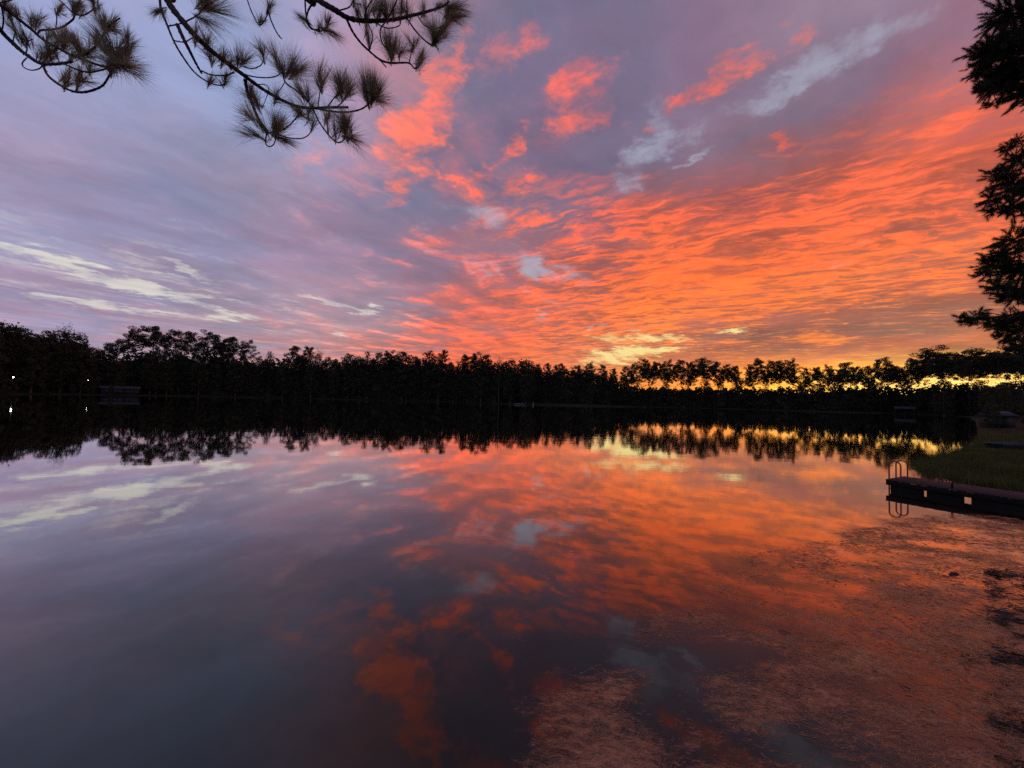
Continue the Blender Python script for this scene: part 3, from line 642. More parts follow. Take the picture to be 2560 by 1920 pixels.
# overhanging pine: kind, cluster, first radius, last radius, centre line
BOUGHS = [
 ('limb',1,0.0303,0.0099,[(-3.569,3.854,7.136),(-3.408,3.77,6.912),(-3.191,3.67,6.664),(-3.047,3.666,6.512),(-3.014,3.819,6.512),(-3.025,4.092,6.603),(-3.01,4.262,6.643),(-2.9,4.39,6.607),(-2.655,4.341,6.451),(-2.369,4.179,6.258),(-2.14,4.032,6.138),(-1.857,3.844,6.013),(-1.616,3.679,5.897)]),
 ('twig',1,0.0114,0.0053,[(-3.598,3.836,7.101),(-3.485,3.74,6.864),(-3.314,3.62,6.612),(-3.162,3.525,6.378),(-3.097,3.548,6.255),(-3.155,3.781,6.273),(-3.2,4.035,6.376),(-3.18,4.158,6.454),(-3.134,4.171,6.513)]),
 ('twig',1,0.0167,0.0091,[(-3.223,3.632,6.612),(-3.117,3.577,6.442),(-3.071,3.598,6.344),(-3.092,3.699,6.313),(-3.148,3.846,6.327)]),
 ('twig',1,0.0068,0.0061,[(-3.132,3.826,6.334),(-3.143,3.958,6.404),(-3.11,4.102,6.517),(-3.052,4.154,6.595)]),
 ('twig',1,0.0182,0.0106,[(-3.025,4.286,6.628),(-3.049,4.367,6.55),(-2.993,4.386,6.405),(-2.882,4.322,6.218),(-2.695,4.189,5.991),(-2.656,4.156,5.94)]),
 ('twig',1,0.0068,0.0053,[(-2.69,4.181,5.978),(-2.639,4.09,5.801),(-2.579,4.045,5.729),(-2.525,4.035,5.74),(-2.524,4.068,5.822),(-2.572,4.122,5.915)]),
 ('twig',1,0.0068,0.0061,[(-2.648,4.156,5.945),(-2.496,4.108,5.942),(-2.393,4.093,6.001),(-2.325,4.108,6.114),(-2.341,4.159,6.235)]),
 ('twig',1,0.0061,0.0045,[(-2.545,4.111,5.909),(-2.343,3.991,5.792),(-2.155,3.882,5.717),(-2.055,3.837,5.729),(-2.04,3.859,5.815)]),
 ('twig',1,0.0068,0.0053,[(-3.031,4.171,6.619),(-2.964,4.294,6.671),(-2.841,4.344,6.698),(-2.716,4.336,6.712),(-2.627,4.3,6.738)]),
 ('twig',1,0.0083,0.0076,[(-2.624,4.295,6.743),(-2.609,4.336,6.644),(-2.423,4.261,6.483),(-2.184,4.08,6.214)]),
 ('twig',1,0.0053,0.0045,[(-2.607,4.332,6.659),(-2.672,4.36,6.591),(-2.73,4.375,6.537)]),
 ('twig',1,0.0091,0.0053,[(-2.169,4.054,6.162),(-1.838,3.808,5.948),(-1.596,3.638,5.822),(-1.436,3.559,5.798),(-1.37,3.568,5.865),(-1.337,3.588,5.925)]),
 ('twig',1,0.0076,0.0053,[(-2.124,4.017,6.119),(-1.944,3.818,5.836),(-1.764,3.644,5.599),(-1.651,3.562,5.483),(-1.577,3.522,5.473),(-1.546,3.511,5.516)]),
 ('twig',1,0.0061,0.0045,[(-2.051,3.977,6.108),(-2.084,4.066,6.323),(-2.08,4.085,6.404)]),
 ('twig',1,0.0061,0.0045,[(-1.908,3.879,6.038),(-1.839,3.892,6.161),(-1.773,3.874,6.197)]),
 ('twig',1,0.0053,0.0045,[(-1.771,3.784,5.971),(-1.693,3.778,6.046),(-1.698,3.818,6.139)]),
 ('twig',1,0.0061,0.0053,[(-2.93,4.099,7.393),(-2.785,3.986,7.113),(-2.681,3.962,6.944),(-2.618,3.958,7.007),(-2.599,3.969,7.118),(-2.688,4.057,7.356)]),
 ('twig',1,0.0076,0.0061,[(-2.608,3.971,7.12),(-2.549,3.952,6.971),(-2.509,3.998,6.884),(-2.481,4.03,6.861)]),
 ('twig',1,0.0076,0.0061,[(-3.201,3.673,6.674),(-3.174,3.785,6.855),(-3.196,3.88,7.028),(-3.24,4.005,7.27)]),
 ('twig',1,0.0061,0.0045,[(-2.967,4.171,6.672),(-2.911,4.237,6.712),(-2.83,4.239,6.751),(-2.768,4.192,6.781)]),
 ('twig',1,0.0053,0.0038,[(-2.982,4.351,6.629),(-2.828,4.385,6.624),(-2.875,4.369,6.359)]),
 ('twig',1,0.0053,0.0045,[(-2.377,4.18,6.25),(-2.251,4.064,6.084),(-2.148,3.981,5.994),(-2.185,4.057,6.147)]),
 ('twig',1,0.0045,0.0038,[(-1.794,3.674,5.649),(-1.843,3.764,5.831)]),
 ('twig',1,0.0045,0.0038,[(-1.718,3.611,5.564),(-1.586,3.561,5.635),(-1.731,3.711,5.842)]),
 ('twig',1,0.0061,0.0038,[(-3.282,3.594,6.559),(-3.21,3.658,6.652),(-3.172,3.766,6.82)]),
 ('twig',1,0.0053,0.0045,[(-3.151,3.521,6.36),(-3.094,3.57,6.393),(-3.063,3.649,6.511),(-3.017,3.722,6.519)]),
 ('limb',2,0.0284,0.0084,[(-2.309,4.182,7.514),(-2.092,4.063,7.294),(-1.935,4.015,7.173),(-1.822,4.021,7.108),(-1.693,4.026,7.082),(-1.553,4.041,7.092),(-1.42,4.078,7.14),(-1.308,4.133,7.214),(-1.195,4.201,7.319),(-1.084,4.288,7.443),(-0.968,4.381,7.584),(-0.892,4.435,7.678),(-0.842,4.45,7.741)]),
 ('twig',2,0.0142,0.0059,[(-1.824,4.028,7.105),(-1.8,4.133,7.063),(-1.744,4.209,7.015),(-1.651,4.242,6.943),(-1.526,4.234,6.843),(-1.403,4.223,6.802),(-1.225,4.252,6.832),(-1.149,4.23,6.754),(-1.11,4.27,6.824),(-1.096,4.338,6.972)]),
 ('twig',2,0.0084,0.0059,[(-1.563,4.24,6.873),(-1.506,4.227,6.811),(-1.449,4.202,6.736)]),
 ('twig',2,0.0084,0.0092,[(-1.24,4.182,7.273),(-1.189,4.32,7.275),(-1.103,4.408,7.243),(-1.014,4.452,7.221),(-0.979,4.49,7.312),(-0.906,4.553,7.505),(-0.809,4.603,7.688)]),
 ('twig',2,0.0084,0.0059,[(-2.365,4.208,7.522),(-2.34,4.194,7.315),(-2.325,4.239,7.221),(-2.224,4.248,7.161),(-2.11,4.187,7.142),(-2.012,4.081,7.161)]),
 ('twig',2,0.0109,0.0059,[(-2.204,4.117,7.372),(-2.293,4.167,7.325),(-2.343,4.221,7.255),(-2.308,4.258,7.195),(-2.198,4.228,7.16)]),
 ('twig',2,0.0075,0.0059,[(-1.421,4.081,7.139),(-1.502,4.134,7.089),(-1.51,4.215,7.027),(-1.432,4.248,6.928),(-1.404,4.226,6.814)]),
 ('twig',2,0.0059,0.0042,[(-1.651,4.24,6.949),(-1.594,4.165,7.047),(-1.607,4.056,7.08)]),
 ('twig',2,0.0059,0.005,[(-1.218,4.258,6.842),(-1.21,4.331,7.07)]),
 ('twig',2,0.0059,0.005,[(-1.148,4.242,7.369),(-1.1,4.372,7.382),(-1.014,4.465,7.427),(-0.922,4.536,7.526)]),
 ('twig',2,0.0075,0.0059,[(-1.907,4.008,7.159),(-1.757,3.94,7.136),(-1.689,3.882,7.168)]),
 ('twig',2,0.0075,0.0059,[(-1.629,4.028,7.082),(-1.579,3.931,7.107),(-1.474,3.849,7.156)]),
 ('twig',2,0.0084,0.0067,[(-1.42,4.078,7.14),(-1.337,4.01,7.193),(-1.252,3.929,7.261)]),
 ('twig',2,0.0059,0.005,[(-1.54,4.051,7.094),(-1.44,4.143,7.117),(-1.322,4.189,7.19),(-1.294,4.144,7.225)]),
 ('twig',2,0.0059,0.005,[(-1.403,4.223,6.802),(-1.425,4.251,6.957)]),
 ('twig',2,0.005,0.0042,[(-1.321,4.232,6.812),(-1.327,4.268,6.94)]),
 ('limb',0,0.0149,0.0078,[(-4.782,3.516,6.678),(-4.877,3.671,6.749),(-4.9,3.744,6.763),(-4.867,3.792,6.739),(-4.768,3.785,6.662),(-4.616,3.729,6.541),(-4.381,3.619,6.382),(-4.106,3.475,6.204),(-3.857,3.334,6.041),(-3.651,3.22,5.92),(-3.404,3.079,5.769),(-3.193,2.965,5.647),(-3.016,2.881,5.569),(-2.929,2.848,5.559)]),
 ('limb',0,0.0209,0.009,[(-5.007,3.693,6.632),(-5.021,3.771,6.598),(-4.953,3.777,6.533),(-4.806,3.732,6.416),(-4.619,3.654,6.288),(-4.444,3.57,6.172),(-4.289,3.5,6.091),(-4.075,3.407,6.017),(-3.889,3.323,5.96),(-3.759,3.264,5.925)]),
 ('twig',0,0.0101,0.0066,[(-4.277,3.49,6.073),(-4.139,3.402,5.93),(-3.983,3.318,5.807),(-3.791,3.225,5.681),(-3.611,3.148,5.582),(-3.446,3.08,5.524),(-3.281,3.007,5.491),(-3.151,2.945,5.479),(-3.071,2.903,5.503),(-3.026,2.882,5.537)]),
 ('twig',0,0.0054,0.0048,[(-4.634,3.65,6.271),(-4.634,3.621,6.197),(-4.561,3.577,6.119),(-4.421,3.519,6.047),(-4.31,3.487,6.036),(-4.29,3.495,6.077)]),
 ('twig',0,0.0084,0.0072,[(-4.683,3.759,6.602),(-4.656,3.757,6.638),(-4.494,3.704,6.6),(-4.31,3.635,6.56),(-4.186,3.59,6.569),(-4.123,3.568,6.59),(-4.122,3.57,6.647)]),
 ('twig',0,0.006,0.0054,[(-4.119,3.569,6.625),(-3.959,3.498,6.553),(-3.84,3.448,6.54),(-3.775,3.422,6.555)]),
 ('twig',0,0.0084,0.0048,[(-3.629,3.211,5.919),(-3.495,3.162,5.935),(-3.445,3.161,5.996),(-3.418,3.19,6.122),(-3.393,3.208,6.207),(-3.305,3.19,6.241)]),
 ('twig',0,0.0072,0.0054,[(-3.91,3.331,5.96),(-3.606,3.165,5.777),(-3.38,3.047,5.66),(-3.229,2.975,5.615),(-3.123,2.927,5.591),(-3.015,2.88,5.565)]),
 ('twig',0,0.0095,0.0048,[(-2.945,2.853,5.558),(-2.914,2.869,5.671),(-2.982,2.949,5.843)]),
 ('twig',0,0.0066,0.0054,[(-4.845,3.605,6.718),(-4.961,3.712,6.702),(-5.02,3.752,6.638),(-5.029,3.749,6.62)]),
 ('twig',0,0.0054,0.0048,[(-4.941,3.778,6.534),(-4.952,3.79,6.588),(-4.947,3.796,6.66)]),
 ('twig',0,0.0054,0.0042,[(-4.693,3.689,6.346),(-4.72,3.714,6.402),(-4.778,3.761,6.522),(-4.727,3.758,6.55)]),
 ('twig',0,0.0048,0.0042,[(-4.408,3.673,6.579),(-4.425,3.689,6.708),(-4.445,3.683,6.787)]),
 ('twig',0,0.0054,0.0048,[(-3.557,3.126,5.564),(-3.518,3.105,5.609)]),
 ('twig',0,0.0042,0.003,[(-3.766,3.214,5.67),(-3.695,3.19,5.716)]),
 ('twig',0,0.006,0.0054,[(-4.343,3.619,6.823),(-4.232,3.61,6.726),(-4.134,3.575,6.638)]),
 ('twig',0,0.006,0.0048,[(-4.81,3.547,6.688),(-4.78,3.593,6.76),(-4.729,3.615,6.808)]),
 ('twig',0,0.0048,0.0036,[(-4.037,3.434,6.15),(-4.103,3.492,6.267)]),
 ('twig',0,0.0048,0.0042,[(-4.395,3.625,6.387),(-4.343,3.561,6.227),(-4.294,3.503,6.097)]),
]
# needle tufts: cluster, base, direction, needle length, dense
TUFTS = [
 (1,(-2.998,4.121,6.637),(-0.1,0.22,0.97),0.273,0), (1,(-2.949,4.143,6.683),(0.27,0.33,0.91),0.258,0), (1,(-2.768,4.192,6.781),(-0.2,-0.08,0.98),0.227,0),
 (1,(-2.664,4.273,6.767),(-0.09,-0.4,0.91),0.303,0), (1,(-2.577,4.305,6.708),(0.14,0.23,0.96),0.409,1), (1,(-2.518,4.294,6.683),(0.43,0.26,0.86),0.318,1),
 (1,(-2.612,4.306,6.725),(-0.37,0.13,0.92),0.303,0), (1,(-2.076,4.077,6.382),(-0.1,-0.1,0.99),0.288,1), (1,(-1.754,3.836,6.12),(-0.15,-0.09,0.99),0.303,1),
 (1,(-1.685,3.791,6.087),(0.14,0.37,0.92),0.288,1), (1,(-1.807,3.887,6.19),(0.45,-0.06,0.89),0.243,0), (1,(-1.388,3.576,5.871),(-0.14,-0.3,0.94),0.296,1),
 (1,(-1.351,3.571,5.882),(0.23,-0.33,0.92),0.281,1), (1,(-1.334,3.581,5.912),(0.66,-0.35,0.66),0.212,0), (1,(-2.222,4.119,6.276),(-0.2,0.07,0.98),0.273,0),
 (1,(-2.338,4.204,6.389),(-0.37,-0.12,0.92),0.258,0), (1,(-2.732,4.358,6.426),(0.0,0.24,0.97),0.258,0), (1,(-2.913,4.374,6.362),(-0.27,-0.32,0.91),0.243,0),
 (1,(-2.707,4.136,5.871),(-0.79,-0.37,0.48),0.288,0), (1,(-2.675,4.16,5.939),(-0.53,-0.31,0.79),0.303,0), (1,(-2.536,4.097,5.883),(0.0,0.27,0.96),0.334,1),
 (1,(-2.599,4.143,5.946),(0.29,-0.09,0.95),0.303,0), (1,(-2.505,4.074,5.852),(0.99,0.07,-0.15),0.227,0), (1,(-2.036,3.853,5.803),(-0.09,0.36,0.93),0.182,0),
 (1,(-1.84,3.758,5.819),(0.0,0.21,0.98),0.227,0), (1,(-1.546,3.511,5.516),(-0.1,-0.28,0.95),0.258,1), (1,(-1.57,3.531,5.558),(0.28,-0.14,0.95),0.227,0),
 (1,(-1.544,3.507,5.499),(0.9,-0.29,-0.32),0.243,0), (1,(-1.678,3.586,5.548),(0.0,-0.28,0.96),0.197,0), (1,(-3.057,3.84,6.451),(0.0,-0.36,0.93),0.197,0),
 (1,(-3.047,3.968,6.53),(0.2,-0.1,0.98),0.197,0), (1,(-3.148,4.157,6.493),(-0.1,0.22,0.97),0.167,1), (1,(-3.198,4.013,6.366),(0.0,0.25,0.97),0.152,0),
 (1,(-3.018,3.724,6.505),(0.0,0.26,0.96),0.197,0), (1,(-3.059,3.645,6.493),(0.1,-0.18,0.98),0.167,0), (1,(-2.309,4.107,6.13),(-0.68,0.29,0.68),0.288,0),
 (1,(-3.193,3.86,6.992),(0.65,-0.38,0.65),0.288,1), (1,(-3.183,3.866,6.999),(0.92,0.35,0.18),0.364,0), (1,(-3.153,3.779,6.834),(0.88,-0.16,-0.44),0.334,0),
 (1,(-3.192,3.904,7.069),(0.1,0.1,0.99),0.227,1), (1,(-3.485,3.74,6.864),(-0.96,0.12,-0.24),0.136,0), (1,(-1.306,3.565,5.893),(0.82,-0.35,-0.46),0.227,0),
 (1,(-2.969,4.398,6.486),(-0.44,0.19,0.88),0.258,0), (1,(-3.018,4.39,6.515),(-0.28,0.17,0.94),0.227,0), (1,(-3.032,4.079,6.592),(-0.27,0.33,0.9),0.227,0),
 (1,(-2.599,3.969,7.118),(0.29,0.13,0.95),0.152,0), (1,(-2.673,3.961,6.959),(-0.19,0.31,0.93),0.167,0), (1,(-2.965,4.33,6.222),(-0.7,0.11,0.7),0.258,0),
 (1,(-2.325,4.108,6.114),(0.29,0.1,0.95),0.167,0), (1,(-2.161,4.015,6.067),(0.5,-0.26,0.83),0.182,0), (2,(-2.11,4.187,7.142),(0.29,-0.02,0.96),0.201,0),
 (2,(-2.137,4.208,7.143),(0.96,0.06,-0.27),0.234,0), (2,(-2.337,4.227,7.243),(-0.83,-0.38,0.41),0.15,0), (2,(-2.221,4.241,7.163),(-0.09,0.37,0.93),0.184,0),
 (2,(-1.612,4.026,7.084),(0.0,-0.3,0.96),0.251,0), (2,(-1.414,4.057,7.145),(-0.1,-0.13,0.99),0.276,1), (2,(-1.291,4.13,7.229),(0.19,-0.3,0.94),0.251,0),
 (2,(-1.503,3.939,7.117),(0.09,0.39,0.92),0.184,0), (2,(-1.399,4.253,6.934),(0.05,0.27,0.96),0.318,1), (2,(-1.432,4.249,6.937),(-0.19,-0.27,0.95),0.284,1),
 (2,(-1.327,4.268,6.94),(0.27,0.33,0.91),0.217,0), (2,(-1.21,4.329,7.059),(0.1,0.29,0.95),0.201,1), (2,(-1.122,4.253,6.791),(0.33,0.15,0.93),0.209,0),
 (2,(-1.101,4.325,6.942),(0.1,0.15,0.98),0.184,0), (2,(-0.994,4.478,7.292),(-0.1,-0.16,0.98),0.293,1), (2,(-0.952,4.519,7.406),(0.65,-0.1,0.76),0.251,1),
 (2,(-1.009,4.466,7.271),(0.45,-0.04,0.89),0.318,1), (2,(-0.874,4.567,7.594),(0.43,0.3,0.85),0.351,1), (2,(-0.817,4.59,7.694),(0.82,0.24,0.51),0.251,0),
 (2,(-0.848,4.488,7.724),(0.99,0.13,-0.11),0.284,0), (2,(-0.88,4.536,7.639),(0.1,-0.17,0.98),0.267,0), (2,(-1.651,4.211,7.002),(0.0,-0.22,0.98),0.234,0),
 (2,(-1.407,4.233,6.836),(0.0,-0.1,1.0),0.167,0), (2,(-1.506,4.044,7.105),(0.19,-0.12,0.97),0.251,0), (2,(-1.357,4.081,7.179),(0.0,0.0,1.0),0.251,0),
 (2,(-1.688,4.012,7.085),(-0.19,-0.28,0.94),0.184,0), (2,(-1.691,3.889,7.159),(0.18,-0.41,0.9),0.167,0), (2,(-0.969,4.387,7.582),(0.26,0.4,0.88),0.184,0),
 (2,(-1.086,4.3,7.438),(-0.1,-0.03,0.99),0.184,0), (2,(-1.238,4.176,7.276),(0.0,-0.05,1.0),0.217,0), (0,(-4.728,3.779,6.694),(-0.1,0.11,0.99),0.197,0),
 (0,(-4.792,3.79,6.731),(-0.43,0.28,0.86),0.179,0), (0,(-4.39,3.671,6.755),(0.0,0.29,0.96),0.119,1), (0,(-4.124,3.57,6.674),(-0.1,0.27,0.96),0.137,1),
 (0,(-4.098,3.56,6.658),(0.45,-0.09,0.89),0.119,1), (0,(-3.787,3.427,6.56),(0.09,-0.36,0.93),0.101,1), (0,(-3.44,3.215,6.175),(-0.1,-0.13,0.99),0.161,1),
 (0,(-3.422,3.209,6.176),(0.7,-0.12,0.7),0.143,0), (0,(-3.458,3.216,6.157),(-0.43,0.26,0.86),0.155,0), (0,(-4.118,3.499,6.273),(0.0,0.0,1.0),0.179,1),
 (0,(-4.104,3.497,6.285),(0.37,0.14,0.92),0.149,0), (0,(-4.163,3.525,6.309),(-0.41,-0.38,0.83),0.155,0), (0,(-3.644,3.223,5.942),(-0.09,-0.32,0.94),0.179,1),
 (0,(-3.608,3.212,5.951),(0.35,0.36,0.87),0.167,0), (0,(-3.637,3.227,5.964),(-0.44,-0.17,0.88),0.155,0), (0,(-3.487,3.183,6.015),(-0.19,0.19,0.96),0.137,0),
 (0,(-2.995,2.879,5.607),(-0.35,-0.35,0.87),0.257,1), (0,(-2.951,2.861,5.598),(0.1,0.22,0.97),0.203,1), (0,(-2.976,2.871,5.6),(-0.09,0.33,0.94),0.227,1),
 (0,(-2.986,2.872,5.584),(-0.87,0.14,0.48),0.203,0), (0,(-2.912,2.841,5.554),(0.96,0.25,-0.1),0.203,0), (0,(-2.911,2.841,5.551),(0.72,-0.39,-0.57),0.179,0),
 (0,(-2.965,2.925,5.793),(0.35,-0.36,0.86),0.119,0), (0,(-3.518,3.105,5.609),(-0.1,0.1,0.99),0.161,1), (0,(-3.744,3.205,5.669),(-0.19,0.17,0.97),0.155,0),
 (0,(-4.954,3.792,6.678),(-0.09,-0.33,0.94),0.149,0), (0,(-4.778,3.761,6.522),(-0.19,-0.31,0.93),0.167,0), (0,(-4.396,3.563,6.187),(-0.09,0.33,0.94),0.167,0),
 (0,(-4.237,3.506,6.162),(-0.19,-0.19,0.96),0.155,0), (0,(-3.025,2.882,5.531),(-0.28,0.27,0.92),0.119,1), (0,(-4.91,3.714,6.748),(-0.19,0.26,0.95),0.161,0),
 (0,(-4.302,3.519,6.138),(0.19,0.17,0.97),0.149,0), (0,(-3.365,3.043,5.674),(-0.19,0.2,0.96),0.119,0), (0,(-4.896,3.77,6.76),(-0.19,-0.24,0.95),0.149,0),
 (0,(-4.228,3.528,6.242),(-0.1,0.29,0.95),0.155,0), (0,(-4.482,3.672,6.463),(0.0,0.1,1.0),0.143,0), (0,(-4.814,3.763,6.509),(-0.36,-0.22,0.91),0.131,0),
 (0,(-3.695,3.19,5.716),(0.19,-0.16,0.97),0.09,0), (0,(-4.852,3.63,6.736),(-0.1,0.1,0.99),0.107,0), (0,(-3.826,3.309,5.994),(-0.18,0.34,0.92),0.131,0), 
]

# near pine on the right bank: branch root, then foliage balls (x, y, z, radius)
NEAR_PINE = [
 ((24.32, 17.50, 18.71), [(21.03, 16.58, 20.31, 0.99), (20.24, 16.8, 18.71, 0.81), (20.76, 16.52, 18.65, 0.99), (19.94, 16.85, 17.94, 0.54), (21.26, 17.22, 17.84, 1.0), (21.33, 16.65, 17.72, 0.83), (20.49, 16.72, 16.44, 0.33), (20.05, 16.8, 17.07, 0.4), (22.5, 17.47, 20.12, 0.87), (22.73, 16.62, 20.42, 1.1), (23.61, 17.43, 19.69, 1.15), (21.68, 16.28, 16.84, 1.04), (24.24, 17.57, 18.59, 0.97), (23.48, 17.75, 17.25, 0.39), (23.46, 16.92, 19.57, 0.93)]),
 ((24.22, 17.50, 13.92), [(21.76, 17.38, 14.88, 0.35), (21.45, 16.79, 13.97, 0.59), (20.67, 16.8, 13.25, 0.59), (21.34, 16.79, 12.91, 0.84), (19.87, 16.43, 12.0, 0.49), (21.07, 16.73, 11.83, 0.7), (19.65, 16.33, 11.4, 0.29), (21.26, 16.57, 14.69, 0.2), (23.19, 17.18, 14.78, 0.38), (24.37, 17.73, 14.51, 0.68), (22.13, 16.67, 13.01, 0.64), (23.29, 17.03, 13.23, 0.94), (22.65, 16.7, 11.84, 0.77), (24.49, 17.75, 15.35, 0.23)]),
 ((24.13, 17.50, 10.12), [(20.91, 16.55, 10.38, 0.66), (20.62, 16.67, 9.73, 0.67), (21.97, 17.2, 9.25, 0.86), (20.35, 16.87, 9.45, 0.59), (19.93, 16.78, 8.98, 0.4), (19.95, 16.28, 8.24, 0.57), (21.49, 16.98, 8.13, 0.76), (23.36, 17.18, 10.5, 0.76), (21.7, 16.27, 9.4, 0.72), (22.36, 16.29, 8.78, 0.9), (22.61, 17.11, 8.42, 0.66), (22.72, 16.69, 7.96, 0.83)]),
 ((24.08, 17.50, 7.80), [(18.94, 16.68, 6.94, 0.27), (18.53, 16.41, 6.99, 0.2), (19.54, 16.79, 7.04, 0.34), (20.93, 17.53, 7.1, 0.39), (20.14, 16.45, 6.71, 0.46), (20.43, 16.22, 6.92, 0.65), (22.28, 17.48, 6.68, 0.61), (20.44, 17.33, 7.45, 0.17), (22.33, 16.92, 6.84, 0.52), (22.1, 16.3, 6.96, 0.72), (22.51, 16.43, 6.56, 0.63)]),
 ((24.05, 17.50, 6.38), [(22.07, 17.75, 6.4, 0.35), (20.75, 16.29, 5.92, 0.41), (21.43, 17.51, 6.52, 0.21), (23.61, 17.63, 6.33, 0.39), (23.49, 17.15, 6.23, 0.47), (22.59, 17.13, 6.33, 0.23)]),
]
build_sky(scene)

# ---------------------------------------------------------------- helpers
COL = scene.collection
PI = math.pi
MESHES = {}


def mesh_np(name, verts, faces, material=None, smooth=False):
    """Mesh from arrays; faces is one (n, k) array or a list of such arrays."""
    if isinstance(faces, np.ndarray):
        faces = [faces]
    faces = [f for f in faces if len(f)]
    me = bpy.data.meshes.new(name)
    verts = np.asarray(verts, dtype=np.float32)
    me.vertices.add(len(verts))
    me.vertices.foreach_set('co', verts.ravel())
    loops = np.concatenate([f.ravel() for f in faces]).astype(np.int32)
    sizes = np.concatenate([np.full(len(f), f.shape[1]) for f in faces]).astype(np.int32)
    starts = np.concatenate([[0], np.cumsum(sizes)[:-1]]).astype(np.int32)
    me.loops.add(len(loops))
    me.loops.foreach_set('vertex_index', loops)
    me.polygons.add(len(sizes))
    me.polygons.foreach_set('loop_start', starts)
    me.polygons.foreach_set('loop_total', sizes)
    if smooth:
        me.polygons.foreach_set('use_smooth', np.ones(len(sizes), dtype=bool))
    me.update(calc_edges=True)
    me.validate()
    if material:
        me.materials.append(material)
    return me


def obj(name, me, parent=None, loc=(0, 0, 0), rotz=0.0, scale=None):
    o = bpy.data.objects.new(name, me)
    COL.objects.link(o)
    o.location = loc
    o.rotation_euler = (0, 0, rotz)
    if scale is not None:
        o.scale = scale
    if parent:
        o.parent = parent
    return o


def tag(o, label, cat, group=None, kind=None):
    o['label'] = label
    o['category'] = cat
    if group:
        o['group'] = group
    if kind:
        o['kind'] = kind
    return o


def thing(name, label, cat, loc=(0, 0, 0), rotz=0.0, group=None):
    return tag(obj(name, None, None, loc, rotz), label, cat, group)


def catmull(pts, n):
    pts = [np.asarray(p, float) for p in pts]
    if len(pts) < 3:
        return [pts[0] + (pts[-1] - pts[0]) * i / n for i in range(n + 1)]
    P = [2 * pts[0] - pts[1]] + pts + [2 * pts[-1] - pts[-2]]
    out = []
    for i in range(1, len(P) - 2):
        a, b, c, d = P[i - 1], P[i], P[i + 1], P[i + 2]
        for k in range(n):
            u = k / n
            out.append(0.5 * (2 * b + (c - a) * u + (2 * a - 5 * b + 4 * c - d) * u * u + (3 * b - 3 * c + d - a) * u ** 3))
    out.append(pts[-1])
    return out


